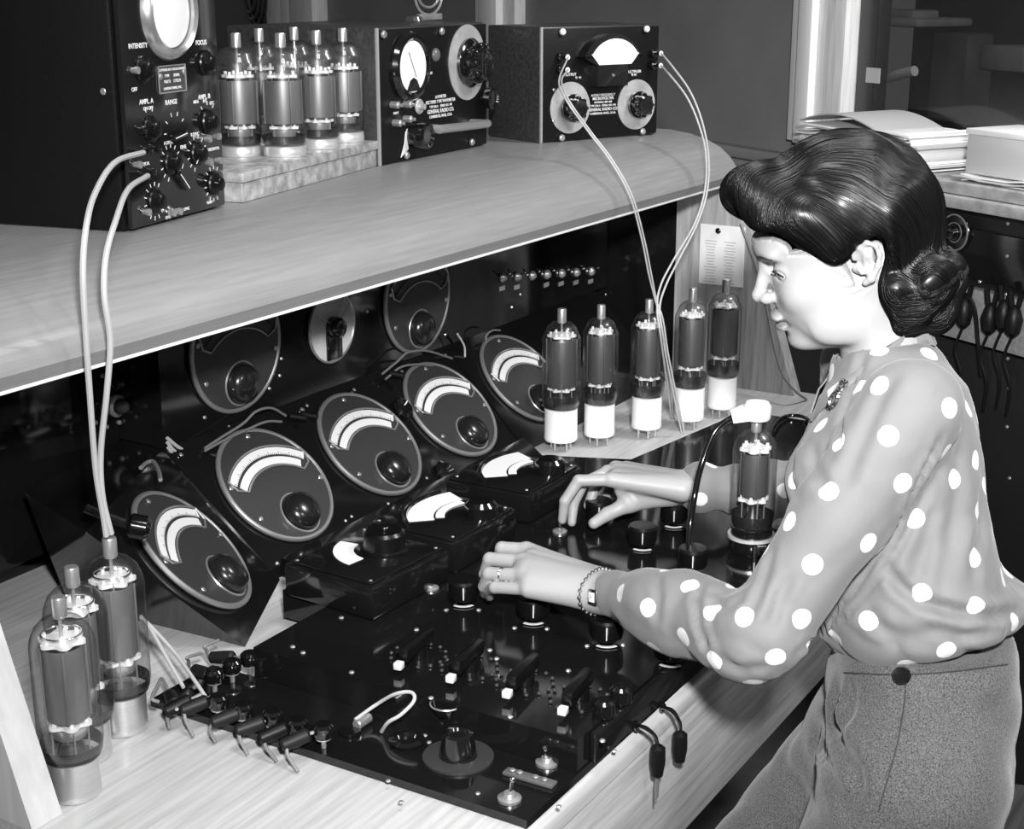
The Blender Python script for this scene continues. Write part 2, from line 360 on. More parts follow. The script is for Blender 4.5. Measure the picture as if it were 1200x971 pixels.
# round meter between the upper dials
M = frame((1.953, 1.535, .285), (1, 0, 0), (0, -1, 0))
d = obj('round_meter', MB().cyl(.060, .0005, .006, M, 48, .0015), mat('meter_face', .7, .4), con)
obj('rim', MB().torus(.060, .0022, M @ T(0, 0, .006), 48, 6), nickel, d)
obj('knob', MB().lathe([(.018, .006), (.018, .020), (.014, .026), (0, .028)], M @ T(0, 0, 0), 24), knobm, d)
obj('bracket', MB().box((-.02, -.055, .0062), (.02, -.005, .012), .003, M), bake, d)
for a, b in (((-.05, .035), (-.012, .008)), ((.05, .035), (.012, .008)), ((.03, .05), (.006, .014))):
    obj('wire', MB().tube([(a[0], a[1], .009), (b[0], b[1], .012)], .0008, 6, 1, False, M), nickel, d)
# seam cable between slope sections, clipped leads with twisted ends
def lead(pts, r=.0022, m=wireg, nm='patch_lead'): return obj(nm, MB().tube(pts, r, 8, 6), m, con)
lead([at_y(x, y, Y) for x, y, Y in ((537, 392, 1.52), (548, 410, 1.52), (560, 432, 1.50), (588, 470, 1.45), (612, 503, 1.40), (636, 534, 1.345))], .0028, rubber, 'seam_cable')
def lead2(l, Y0): return [at_y(x, y, Y0) for x, y in l]
lead(lead2([(448, 438), (465, 424), (478, 413), (500, 411), (530, 420)], 1.515), .0022); lead(lead2([(452, 444), (470, 430), (492, 427), (520, 430)], 1.51), .0022)
lead(lead2([(240, 525), (260, 512), (285, 496), (300, 482), (318, 478), (335, 487)], 1.515)); lead(lead2([(240, 528), (262, 516), (290, 503), (312, 494), (330, 494)], 1.51))
for l in ([(196, 513), (208, 523), (222, 530), (238, 530)], [(196, 518), (204, 528), (216, 535), (232, 534)], [(197, 524), (205, 536), (214, 545), (222, 546)]): lead(lead2(l, 1.53), .0028, wirew)
lead(lead2([(586, 387), (577, 387), (570, 393), (570, 402)], 1.51), .002); lead(lead2([(536, 391), (544, 405), (545, 418)], 1.51), .002, wirew)
def plug_at(p, d, L=.03, r=.006):
    p = np.array(p); d = np.array(d, float); d /= np.linalg.norm(d)
    return obj('plug', MB().cyl(r, 0, L, frame(p, np.cross(d, [0, 0, 1]), d), 14, .002), rubber, con)
for x, y, Y in ((338, 487, 1.515), (455, 437, 1.515), (545, 428, 1.515), (352, 485, 1.52), (240, 532, 1.52)): plug_at(at_y(x, y, Y), (.6, -.5, -.2))
# spring contacts and small screws scattered over the panels
for x, y in ((240, 489), (316, 455), (320, 438), (328, 440), (420, 340), (268, 500), (300, 440), (318, 520), (456, 360), (522, 392), (610, 345), (596, 398), (570, 405), (412, 455), (420, 450), (570, 390), (600, 360), (250, 405), (430, 365), (520, 372), (330, 420), (345, 495), (361, 500), (710, 345)):
    p = at_y(x, y, 1.5345); obj('screw', MB().ball(.0032, (0, 0, 0), frame(p, (1, 0, 0), (0, -1, 0)), 8, .6), nickel, con)
for x, y in ((360, 475), (458, 507), (464, 505), (540, 520), (545, 516), (405, 610), (412, 605), (350, 610), (455, 590), (500, 560), (548, 550), (560, 520), (600, 530), (590, 548), (610, 560), (445, 500), (355, 480), (545, 455)):
    p = at_pl(x, y, (1.7, 1.356, 0), np.array([0, -s2, s2]))
    if 1.36 < p[1] < 1.53: obj('screw', MB().ball(.0032, (0, 0, 0), frame(p, (1, 0, 0), (0, -s2, s2)), 8, .6), nickel, con)
# sockets on the slope near its foot
for x, y in ((520, 555), (470, 480)):
    p = at_pl(x, y, (1.7, 1.356, 0), np.array([0, -s2, s2])); Mk = frame(p, (1, 0, 0), (0, -s2, s2))
    obj('socket', MB().lathe([(0, .001), (.02, .001), (.022, .008), (.016, .012), (.008, .006), (0, .006)], Mk, 24), bake, con)
# row of seven toggle switches with small number plates
for i in range(7):
    x = 588+(692-588)*i/6; y = 325-7*i/6; p = at_y(x, y, 1.535); Mk = frame(p, (1, 0, 0), (0, -1, 0))
    t = obj('toggle_switch', MB().lathe([(0, .0005), (.010, .0005), (.010, .004), (.007, .008), (.0045, .010), (0, .010)], Mk, 18), nickel, con)
    obj('lever', MB().cyl(.0016, .008, .020, Mk @ Matrix.Rotation(-.5, 4, 'X'), 8).ball(.0030, (0, 0, .021), Mk @ Matrix.Rotation(-.5, 4, 'X'), 10), chrome, t)
    if i != 2: obj('number_plate', MB().box((-.010, -.026, .0004), (.010, -.017, .0016), 0, Mk), mat('engraved_plate', .4, .4, .3), t)
# rear panel jewels, toggle and spring
for x, y, r in ((135, 475, .017), (160, 523, .019), (135, 550, .021), (133, 448, .012)):
    p = at_y(x, y, 1.62); Mk = frame(p, (1, 0, 0), (0, -1, 0))
    j = obj('pilot_lamp', MB().lathe([(r, .0005), (r, .006), (r*.8, .010), (r*.75, .004), (0, .004)], Mk, 24), jring if r > .015 else bake, con)
    obj('jewel', MB().ball(r*.68, (0, 0, .012), Mk, 18, 1.3), mat('jewel_glass', .05, .05, 0, 1), j)
p = at_y(183, 480, 1.62); Mk = frame(p, (1, 0, 0), (0, -1, 0))
j = obj('toggle_switch', MB().lathe([(0, .0005), (.013, .0005), (.013, .004), (.008, .012), (0, .012)], Mk, 18), nickel, con)
obj('lever', MB().tube([(0, 0, .01), (.006, -.003, .04)], .003, 8, 1, False, Mk).ball(.0045, (.006, -.003, .042), Mk, 10), chrome, j)
p = at_y(170, 466, 1.60)
obj('coil_spring', MB().tube([np.array(p)+np.array([.0045*i/2, .008*math.sin(i*PI/2), .008*math.cos(i*PI/2)]) for i in range(20)], .0012, 6, 3), chrome, con)
for x, y in ((120, 440), (125, 500), (150, 498), (160, 505), (140, 495), (108, 555), (190, 545), (210, 477), (155, 430), (112, 495)):
    p = at_y(x, y, 1.62); obj('screw', MB().ball(.004, (0, 0, 0), frame(p, (1, 0, 0), (0, -1, 0)), 8, .8), nickel, con)
# knob clamp over the wing corner
p = at_z(150, 615, .19)
kk = obj('wing_knob', MB().lathe([(.012, 0), (.016, .004), (.016, .022), (.010, .028), (0, .028)], frame(p, (0, 0, 1), (.6, -.75, -.25)), 20), knobm, con)
obj('stem', MB().tube([p, np.array(p)+np.array([-.04, .03, .03])], .006, 10, 1), bake, kk)
obj('hook', MB().tube([at_z(x, y, .21) for x, y in ((165, 548), (172, 542), (180, 541), (186, 552), (188, 562))], .003, 8, 4), wireg, kk)
# ---- deck: tall knobs with pointers
ptr = mat('ivory_pointer', .7, .35)
def tall_knob(x, y, z0=.05, r=.021, h=.034, pointer=True, st='bar'):
    p = at_z(x, y, z0+h*.5); M = T(p[0], p[1], z0+.0005)
    k = obj('control_knob', MB().lathe([(r*.55, .004), (r*.9, .007), (r, .012), (r*1.02, h*.9), (r*.9, h), (0, h*1.02)], M, 24).cyl(.006, 0, .006, M, 12), knobd, con)
    if pointer:
        a = math.atan2(-p[1], -p[0]); Mp = M @ Matrix.Rotation(a, 4, 'Z')
        q = MB().lathe([(r*.72, .001), (r*.93, .001), (r*.93, .0018), (r*.72, .0018)], Mp, 16, -.75, .75)
        obj('pointer', q, ptr, k)
        obj('hairline', MB().box((r*.99, -.0006, .012), (r*1.05, .0006, h*.85), 0, Mp), ptr, k)
    return k, M, r, h
for x, y in ((543, 692), (625, 712), (711, 738), (753, 628), (790, 602), (812, 655), (702, 598), (770, 690), (786, 760)): tall_knob(x, y)
for x, y in ((708, 828), (728, 812)):
    p = at_z(x, y, .06); obj('push_button', MB().lathe([(.013, 0), (.014, .004), (.013, .016), (.009, .019), (.008, .015), (0, .015)], T(p[0], p[1], .0503), 24), knobm, con)
# lever switches with ivory tips and rings of contacts
for x, y in ((466, 782), (527, 797), (593, 815), (658, 835)):
    p = at_z(x, y, .058); c = np.array([p[0]+.052, p[1]+.006, .0503]); a = math.radians(8)
    M = T(*c) @ Matrix.Rotation(a, 4, 'Z')
    k = obj('rotary_lever_switch', MB().box((-.042, -.0075, .008), (.032, .0075, .028), .005, M).cyl(.012, 0, .012, M, 16), knobd, con)
    obj('ivory_tip', MB().box((-.057, -.0052, .006), (-.046, .0052, .015), .0015, M), ptr, k)
    obj('contact_ring', joinmb(lambda q: [q.cyl(.0025, .0002, .0035, M @ Matrix.Rotation(t, 4, 'Z') @ T(.034, 0, 0), 8, .0008) for t in np.linspace(0, 2*PI, 15)[:-1] if abs(t-PI) > .3]), bake if 0 else mat('dull_contact', .10, .35, .6), k)
for x, y in ((355, 765), (343, 758), (400, 724), (488, 738), (412, 788), (574, 762), (582, 772), (666, 786), (505, 818), (598, 840), (523, 715), (561, 715), (603, 736), (641, 737), (688, 757), (730, 756), (775, 760), (706, 868)):
    p = at_z(x, y, .05); obj('screw', MB().ball(.0036, (0, 0, .0005), T(p[0], p[1], .05), 8, .6), nickel, con)
p = at_z(505, 690, .05); tg = obj('toggle_switch', MB().lathe([(0, .0003), (.011, .0003), (.011, .003), (.006, .006), (0, .006)], T(p[0], p[1], .05), 18), nickel, con)
obj('lever', MB().cyl(.002, .005, .028, T(p[0], p[1], .05), 8).ball(.0035, (p[0], p[1], .079), I4, 10), chrome, tg)
p = at_z(656, 622, .052); tg2 = obj('toggle_switch', MB().lathe([(0, .0003), (.011, .0003), (.011, .003), (.006, .006), (0, .006)], T(p[0], p[1], .05), 18), nickel, con)
obj('lever', MB().cyl(.0028, .005, .034, T(p[0], p[1], .05), 8), chrome, tg2)
# ---- base panel: cone dial, socket, strip, toggles
p = at_z(537, 886, .012); M = T(p[0], p[1], .0103)
k = obj('tuning_dial', MB().lathe([(0, 0), (.040, 0), (.040, .003), (.030, .004), (0, .004)], M, 40), dialpl, con, label='flat dial plate with a conical centre knob')
obj('knob', MB().lathe([(.022, .004), (.017, .030), (.012, .031), (.010, .028), (0, .028)], M, 32), knobm, k)
p = at_z(477, 868, .012); obj('socket', MB().lathe([(.020, 0), (.021, .004), (.014, .006), (.012, .001), (0, .001)], T(p[0], p[1], .0103), 32), bake, con)
p0, p1 = at_z(592, 903, .012), at_z(650, 920, .012); dd = p1-p0; L = np.linalg.norm(dd); M = frame((p0+p1)/2*np.array([1, 1, 0])+np.array([0, 0, .0103]), dd, (0, 0, 1))
k = obj('terminal_strip', MB().box((-L/2, -.007, 0), (L/2, .007, .004), .001, M), mat('phenolic_strip', .10, .4), con)
for u in (-.35, -.2, .12, .3): obj('screw', MB().cyl(.0035, .004, .007, M @ T(u*L, 0, 0), 12, .001), nickel, k)
for x, y, lean in ((597, 935, .3), (641, 893, -.2)):
    p = at_z(x, y, .012); M = T(p[0], p[1], .0103)
    k = obj('toggle_switch', MB().lathe([(0, 0), (.013, 0), (.013, .003), (.008, .005), (.006, .009), (0, .009)], M, 20), nickel, con)
    obj('lever', MB().cyl(.0022, .007, .020, M @ Matrix.Rotation(lean, 4, 'Y'), 8).ball(.0036, (0, 0, .022), M @ Matrix.Rotation(lean, 4, 'Y'), 10), chrome, k)
# cup between deck and cone dial, modelling the cone's reflection in the deck side
p = at_z(523, 838, .03); M = T(p[0], p[1], .0103)
k = obj('control_knob', MB().lathe([(.003, 0), (.003, .018), (.012, .022), (.019, .034), (.017, .036), (.013, .030), (0, .028)], M, 28), knobm, con)
obj('rim', MB().torus(.0185, .0011, M @ T(0, 0, .035), 28, 6), nickel, k)
for x, y in ((498, 862), (503, 870), (504, 818), (455, 915), (560, 930), (720, 880), (655, 945), (470, 940)):
    p = at_z(x, y, .01); obj('screw', MB().ball(.003, (0, 0, .0005), T(p[0], p[1], .0101), 8, .6), nickel, con)
# binding posts along the left edge
for x, y in ((379, 862), (349, 856), (320, 846), (285, 838), (256, 828), (251, 797), (272, 786), (293, 777)):
    p = at_z(x, y, .025); M = T(p[0], p[1], .0103)
    k = obj('binding_post', MB().lathe([(.010, .014), (.012, .017), (.012, .027), (.009, .030), (0, .030)], M, 18), knobm, con)
    obj('stem', MB().cyl(.003, 0, .015, M, 8).lathe([(.003, .011), (.009, .0115), (.009, .013), (.003, .0135)], M, 16), nickel, k)
# sockets on deck front rail
for x, y in ((745, 850), (775, 828)):
    p = at_y(x, y, .6935); obj('socket', MB().cyl(.006, 0, .004, frame(p, (1, 0, 0), (0, -1, 0)), 16, .001), bake, con)
# ================================================================== PORTABLE METERS ON THE DECK
def arc_plate(M, r0, r1, a0, a1, z0, z1):
    q = MB(); pts = [(r1*math.cos(math.radians(t)), r1*math.sin(math.radians(t))) for t in np.linspace(a0, a1, 20)]
    pts += [(r0*math.cos(math.radians(t)), r0*math.sin(math.radians(t))) for t in np.linspace(a1, a0, 20)]
    lo = [q.bm.verts.new(M @ Vector((x, y, z0))) for x, y in pts]; hi = [q.bm.verts.new(M @ Vector((x, y, z1))) for x, y in pts]; n = 40
    for i in range(n): j = (i+1) % n; q.bm.faces.new((lo[i], lo[j], hi[j], hi[i]))
    for i in range(19): q.bm.faces.new((hi[i], hi[i+1], hi[n-2-i], hi[n-1-i])); q.bm.faces.new((lo[i+1], lo[i], lo[n-1-i], lo[n-2-i]))
    return q
def bench_meter(label, x0, y0, kind):
    cx, cy = x0, y0
    t = thing('portable_meter', label, 'meter', (cx, cy, .0505), math.radians(-3 if kind == 0 else 0), 'portable meters standing on the black deck'); M = WM[t]
    obj('case', MB().box((-.083, -.076, 0), (.083, .076, .045), .004, M), blk_top, t)
    if kind == 0:
        obj('cover_plate', MB().box((-.076, -.069, .0453), (.076, .069, .049), .002, M), blk_top, t)
        Mk = M @ T(.025, -.010, 0)
        obj('scale', arc_plate(Mk @ T(0, 0, .0492), .042, .070, 98, 176, 0, .001), white, t)
        kn = obj('knob', MB().lathe([(.033, .0492), (.033, .052), (.029, .054), (.028, .074), (.024, .078), (0, .078)], Mk, 36), knobd, t)
        obj('knob_nut', MB().cyl(.007, .078, .083, Mk, 16, .001), bake, kn)
    else:
        Mk = M @ T(.030, -.060, 0)
        obj('cover_plate', MB().box((-.079, -.072, .0453), (.079, .072, .048), .002, M), blk_top, t)
        s = obj('scale', arc_plate(Mk @ T(0, 0, .0483), .080, .118, 62, 134, 0, .001), white, t)
        obj('scale_band', arc_plate(Mk @ T(0, 0, .0483), .064, .077, 66, 128, 0, .001), white, t)
        obj('bezel', MB().tube([Mk @ Vector((.122*math.cos(a), .122*math.sin(a), .050)) for a in np.linspace(1.2, 2.5, 14)], .004, 8, 2), bake, t)
        kn = obj('knob', MB().lathe([(.024, .0483), (.024, .064), (.018, .070), (0, .070)], Mk @ T(-.002, .012, 0), 28), knobm, t)
    for u in (-.07, .07):
        for v in (-.063, .063): obj('screw', MB().ball(.0026, (0, 0, 0), M @ T(u, v, .049), 8, .5), nickel, t)
    return t
bench_meter('square black meter with large round knob and short white scale, nearest the bare oak corner', 1.528, 1.150, 0)
bench_meter('square black meter with a wide curved white scale, middle one of the three', 1.712, 1.150, 1)
bench_meter('square black meter with a wide curved white scale, nearest the upright tubes', 1.936, 1.163, 1)
# ================================================================== VACUUM TUBES
def tube(label, loc, H, R, kind, group, rot=0., pins=0.):
    """origin at the foot. kind: metal (metal shell base), white (ceramic base on pins), tray (squat domed bulb), clamp"""
    t = thing('vacuum_tube', label, 'vacuum tube', loc, rot, group); M = WM[t]; z0 = pins
    bh = {'metal': .045, 'white': .052, 'tray': .020, 'clamp': .022}[kind]*H/.23; cap = .020*H/.23*(1 if kind != 'tray' else 1.2)
    gz = z0+bh; top = H-cap
    bm = {'metal': basemetal, 'white': ceram, 'tray': mat('tray_tube_base', .6, .35, .5), 'clamp': bake}[kind]; rb = R*(.80 if kind == 'metal' else .88 if kind == 'white' else .95)
    prof = [(0, z0), (rb*.97, z0), (rb, z0+.002), (rb, z0+.008), (rb*.985, z0+.009), (rb*.985, gz-.001), (rb*.93, gz), (0, gz)]
    b = obj('base', MB().lathe(prof, M, 40), bm, t)
    if pins:
        for k in range(5 if kind == 'white' else 4):
            a = .5+2*PI*k/(5 if kind == 'white' else 4); obj('pin', MB().cyl(.0022, .0003, z0+.002, M @ T(rb*.6*math.cos(a), rb*.6*math.sin(a), 0), 10, .0006), nickel, b)
    sh = R*.93
    if kind == 'tray':
        pr = [(rb*.86, gz+.0003), (R*.97, gz+.004), (R, gz+.012), (R, top-R*.80), (R*.96, top-R*.66), (R*.84, top-R*.50), (R*.82, top-R*.40), (R*.72, top-R*.2), (R*.5, top-R*.07), (R*.2, top-.001), (R*.13, top+.002)]
    elif kind == 'white':
        pr = [(rb*.85, gz+.0003), (R*.93, gz+.006), (R, gz+.016), (R, top-R*.95), (R*.985, top-R*.85), (R*.86, top-R*.62), (R*.84, top-R*.55), (R*.74, top-R*.3), (R*.5, top-R*.08), (R*.22, top-.001), (R*.12, top+.002)]
    else:
        pr = [(rb*.93, gz+.0003), (R*.95, gz+.008), (R, gz+.02), (R, top-R*1.0), (R*.95, top-R*.72), (R*.82, top-R*.42), (R*.6, top-R*.18), (R*.3, top-R*.03), (R*.13, top+.002)]
    obj('glass_envelope', MB().lathe(pr, M, 48), glass, t, sharp=80)
    g2 = obj('getter_band', MB().lathe([(R*.90, gz+.003), (R*.965, gz+.012), (R*.965, gz+(.012 if kind in ('metal', 'tray') else .018)*H/.23+.006)], M, 40), mat('getter_film', .015, .1) if kind != 'white' else glassd2, t, sharp=80)
    obj('top_cap', MB().lathe([(R*.20, top-.003), (R*.235, top-.002), (R*.235, H-.002), (R*.21, H), (0, H)], M, 20), nickel, t)
    if kind == 'clamp': ah0, ah1, ar, gm = .36, .72, R*.60, graph_d
    elif kind == 'white': ah0, ah1, ar, gm = .46, .79, R*.72, graph_d
    elif kind == 'tray': ah0, ah1, ar, gm = .27, .62, R*.82, graph
    else: ah0, ah1, ar, gm = .40, .76, R*.62, graph
    a = obj('anode', MB().lathe([(ar, H*ah0), (ar*1.02, H*ah0+.002), (ar*1.02, H*ah1-.002), (ar, H*ah1), (ar*.9, H*ah1), (ar*.9, H*ah0)], M, 32), gm, t)
    for s in (0, PI/2, PI, 3*PI/2): obj('rib', MB().box((ar*1.02, -.0016, H*ah0), (ar*1.14, .0016, H*ah1), .0006, M @ Matrix.Rotation(s+.4, 4, 'Z')), gm, a)
    # white insulating spacers, top and bottom, scalloped
    def spacer(z, rr, nm='spacer'):
        pts = [(rr*(1+.14*math.cos(6*q))*math.cos(q), rr*(1+.14*math.cos(6*q))*math.sin(q)) for q in np.linspace(0, 2*PI, 61)[:-1]]
        s = obj(nm, MB().prism(pts, z-.002, z+.002, M), mica, t)
        for q in range(6): qa = q*PI/3; obj('stud', MB().cyl(.0024, z+.002, z+.007, M @ T(rr*.85*math.cos(qa), rr*.85*math.sin(qa), 0), 8), mica, s)
    spacer(H*ah1+.006, R*.66); spacer(H*ah0-.006, R*.64)
    obj('top_lead', MB().cyl(.002, H*ah1+.008, top, M, 8), nickel, t)
    obj('support', joinmb(lambda q: [q.cyl(.0012, gz+.004, H*ah1+.01, M @ T(R*.55*math.cos(k), R*.55*math.sin(k), 0), 8) for k in (.6, 2.2, 3.7, 5.3)]), nickel, t)
    obj('stem_press', MB().lathe([(R*.45, gz+.002), (R*.40, gz+.012), (R*.2, gz+.022), (R*.16, H*ah0-.012), (0, H*ah0-.010)], M, 20), glassd if kind != 'metal' else thin_glass('stem_glass', .8), t)
    if kind in ('metal', 'tray'): obj('shield_cup', MB().lathe([(R*.50, H*ah0-.022), (R*.56, H*ah0-.012), (R*.56, H*ah0-.009), (0, H*ah0-.009)], M, 28), nickel, t)
    if kind == 'metal': obj('heat_ring', MB().torus(R*.60, .0012, M @ T(0, 0, H*ah1+.014), 28, 6), chrome, t)
    return t
G1 = 'large tubes with metal bases at the left end of the bench'
pA, pB, pC = (1.135, 1.218), (1.066, 1.206), (1.0, 1.155)
tA = tube('tallest metal-based glass tube with two pale wires clipped to its top cap', (*pA, .0003), .238, .0355, 'metal', G1, .3)
tB = tube('metal-based glass tube standing between the wired tube and the sloping oak end board', (*pB, .0003), .229, .0350, 'metal', G1, 1.1)
tC = tube('metal-based glass tube half hidden by the oak end board at the left edge', (*pC, .0003), .229, .0345, 'metal', G1, 2.0)
G2 = 'five tall tubes with white ceramic bases'
lab = ['first from the left of the five white-based tubes, in front of the fifth dial', 'second from the left of the white-based tubes, close beside the first', 'white-based tube in the middle of the row with thin wires clipped at its top', 'white-based tube left of the rearmost one, its base touching the hanging wire ends', 'rearmost white-based tube, in front of the pinned card on the oak end panel']
for i, (x, y) in enumerate(((657, 524), (702, 518), (757, 509), (807, 499), (845, 485))):
    p = at_z(x, y, .004); tube(lab[i], (p[0], p[1], .0003), .268+(.01 if i > 2 else 0), .0355 if i == 0 else .033, 'white', G2, .4*i, .020)
# tin tray with six squat tubes on the shelf
ZS = .5453
p = at_z(285, 238, .545); az = math.radians(11.5)
tray = thing('tin_tray', 'shallow dented tin tray on the shelf carrying six glass tubes', 'tray', (p[0], p[1], ZS), az); M = WM[tray]
obj('body', MB().box((0, 0, 0), (.47, .19, .028), .002, M), tinm, tray)
obj('lid', MB().box((-.004, -.004, .0282), (.474, .194, .042), .0015, M), tinm, tray)
G3 = 'six squat tubes standing on the tin tray'
zt = ZS+.0423
ll = ['squat glass tube at the left front of the tin tray', 'squat tube foremost on the tin tray, overlapping its neighbours', 'squat tube at the right front of the tray, partly behind the foremost tube', 'squat tube at the right end of the tin tray, a maker\'s mark on its anode', 'squat tube behind and between the two left front tubes on the tray', 'squat tube at the rear of the tray with mostly its cap showing']
for i, (x, y, fr) in enumerate(((283, 182, 1), (334, 182, 1), (375, 173, 1), (405, 165, 1), (309, 166, 1), (349, 161, 1))):
    q = at_z(x, y, zt) if fr else at_z(x, y, zt+.182)
    tube(ll[i], (q[0], q[1], zt), .180, .0325 if i != 1 else .034, 'tray', G3, .7*i)
# clamped tube under test with white connector
p = at_z(880, 640, .055)
sock = thing('tube_socket', 'black tube socket with bright clamp ring on the deck, holding the tube under test', 'socket', (p[0], p[1], .0503)); M = WM[sock]
obj('body', MB().lathe([(.030, 0), (.032, .004), (.032, .016), (.026, .020), (0, .020)], M, 36), bake, sock)
obj('clamp_ring', MB().lathe([(.0305, .0205), (.0345, .0205), (.0345, .025), (.0305, .025), (.0305, .0205)], M, 40), mat('clamp_bright', .8, .35, .5), sock)
obj('buckle', MB().box((-.040, -.014, .005), (-.0335, .006, .0195), .001, M @ Matrix.Rotation(.6, 4, 'Z')), chrome, sock)
obj('post', MB().cyl(.0035, .0, .024, M @ T(-.046*math.cos(.5), -.046*math.sin(.5), 0), 10), chrome, sock)
H5 = .176
tube('clear glass tube in a clamp socket under the white cap connector, before the woman', (p[0], p[1], .0712), H5, .0315, 'clamp', 'tube under test', .2)
ct = thing('cap_connector', 'white ceramic cap connector with a thick black lead, on top of the clamped tube', 'connector', (p[0], p[1], .0712+H5)); M = WM[ct]
Mv = M @ Matrix.Rotation(math.atan2(-RT[1], -RT[0]), 4, 'Z')    # local x points to picture left
obj('cap', MB().lathe([(0, .0004), (.018, .0004), (.0195, .003), (.0195, .020), (.016, .025), (0, .026)], Mv, 28).hull([Mv @ Vector(v) for v in ((.008, -.015, .002), (.008, .015, .002), (.008, .015, .022), (.008, -.015, .022))], [Mv @ Vector(v) for v in ((.034, -.008, -.004), (.034, .008, -.004), (.038, .008, .011), (.038, -.008, .011))]), ceram, ct)
c0 = Mv @ Vector((.034, 0, .003)); 
obj('lead', MB().tube([c0, at_w(838, 505, 2.13), at_w(822, 545, 2.13), at_w(814, 580, 2.12), at_w(809, 615, 2.12), at_z(805, 668, .053)], .0046, 12, 8), mat('black_gloss_lead', .006, .12, 0, 1), ct)
# ================================================================== OSCILLOSCOPE
a = at_z(150, 273, .545); b = at_z(260, 243, .545); u = (b-a)/np.linalg.norm(b-a); nn = np.array([u[1], -u[0], 0])
sc = thing('oscilloscope', 'tall black oscilloscope with round bright screen and many knobs on the shelf', 'oscilloscope', (a[0], a[1], ZS), math.atan2(u[1], u[0])); M = WM[sc]
F = frame((a[0], a[1], ZS), u, nn)      # x across the front, y up, z out
obj('cabinet', MB().box((0, .004, 0), (.228, .44, .37), .006, M), crackle, sc)
obj('front_panel', MB().box((.002, .004, -.0005), (.226, .366, .006), .002, F), blk, sc)
fx = .0062
scr = obj('screen', MB().lathe([(.047, fx), (.045, fx+.004), (.03, fx+.0062), (0, fx+.007)], F @ T(.110, .262, 0), 48), mat('phosphor_screen', .78, .25), sc)
obj('bezel', MB().lathe([(.047, fx), (.047, fx+.010), (.052, fx+.013), (.056, fx+.010), (.059, fx+.005), (.061, fx), (.047, fx)], F @ T(.110, .262, 0), 56), mat('bezel_grey_metal', .55, .25, .8), sc)
def tx(s, x, y, sz, par, Fr, z): return text('lettering', s, sz, Fr @ T(x, y, z), paintw, par)
def sknob(x, y, r=.0165, ang=1.2):
    Mk = F @ T(x, y, fx)
    k = obj('control_knob', MB().lathe([(r, 0), (r*1.02, .002), (r*.95, .004), (r*.62, .006), (r*.58, .012), (r*.45, .0135), (0, .0138)], Mk, 26), knobd, sc)
    obj('pointer', MB().box((-.0006, r*.45, .0052), (.0006, r*1.05, .0058), 0, Mk @ Matrix.Rotation(-ang, 4, 'Z')), paintw, k)
def ticks(x, y, r, a0, a1, n, par=sc):
    q = MB()
    for t in np.linspace(a0, a1, n): q.box((r, -.0006, 0), (r+.005, .0006, .0004), 0, F @ T(x, y, fx) @ Matrix.Rotation(math.radians(t), 4, 'Z'))
    obj('scale_marks', q, paintw, par)
K = [(.046, .194), (.193, .194), (.054, .121), (.192, .118), (.096, .075), (.160, .080), (.054, .032), (.198, .036)]
for i, (x, y) in enumerate(K): sknob(x, y, .0165 if i < 4 else .0155, (1.4, 2.2, 1.5, 2.1, 2.3, 3.9, 2.7, 2.2)[i])
for x, y in ((.111, .108), (.113, .050)):
    Mk = F @ T(x, y, fx); k = obj('bar_knob', MB().box((-.016, -.004, 0), (.016, .004, .009), .002, Mk @ Matrix.Rotation(.15 if y > .1 else -.8, 4, 'Z')), knobm, sc)
    obj('pointer', MB().box((-.014, -.0006, .0091), (.014, .0006, .0096), 0, Mk @ Matrix.Rotation(.15 if y > .1 else -.8, 4, 'Z')), paintw, k)
ticks(.111, .112, .021, 0, 180, 6); ticks(.054, .124, .0195, 70, 110, 2); ticks(.192, .120, .020, 50, 130, 3)
ticks(.096, .075, .019, 30, 250, 9); ticks(.160, .080, .019, 20, 250, 9); ticks(.054, .032, .019, 60, 290, 10); ticks(.198, .036, .019, 60, 290, 10); ticks(.113, .055, .013, 50, 130, 3)
for s, x, y, sz in (('INTENSITY', .040, .222, .0085), ('FOCUS', .186, .220, .0085), ('OFF', .026, .171, .007), ('AMPL. A', .050, .155, .0085), ('ON OFF', .053, .1465, .006), ('RANGE', .106, .150, .0085), ('AMPL. B', .186, .151, .0085), ('60Hz', .165, .146, .006), ('INT.', .188, .1455, .006), ('EXT.', .205, .1415, .006),
                    ('A SYNC', .094, .1005, .006), ('FINE', .128, .0915, .007), ('B SYNC', .158, .105, .006), ('HORIZONTAL', .200, .0815, .0055), ('VERTICAL', .036, .080, .0055), ('EXT', .102, .0705, .005), ('INT', .122, .069, .005), ('GND', .082, .0075, .0055), ('SYNC', .127, .012, .0055), ('GAIN', .185, .0125, .0055)):
    tx(s, x, y, sz, sc, F, fx)
np_ = obj('name_plate', MB().box((.078, .162, fx), (.142, .196, fx+.0012), .0003, F), mat('plate_dark', .10, .3, .5), sc)
obj('plate_border', joinmb(lambda q: (q.box((.078, .1945, fx+.0012), (.142, .196, fx+.002), 0, F), q.box((.078, .162, fx+.0012), (.142, .1635, fx+.002), 0, F), q.box((.078, .162, fx+.0012), (.0795, .196, fx+.002), 0, F), q.box((.1405, .162, fx+.0012), (.142, .196, fx+.002), 0, F))), mat('plate_edge', .5, .3, .6), np_)
tx('CATHODE RAY OSCILLOGRAPH', .110, .1905, .0042, np_, F, fx+.0013); tx('TYPE       SERIAL', .110, .183, .005, np_, F, fx+.0013); tx('VOLTS     CYCLES', .110, .176, .005, np_, F, fx+.0013); tx('LABORATORIES, INC.', .110, .1675, .0045, np_, F, fx+.0013)
for x, y in ((.014, .340), (.214, .345), (.083, .183), (.138, .186)): obj('screw', MB().cyl(.004, fx, fx+.003, F @ T(x, y, 0), 12, .001), nickel, sc)
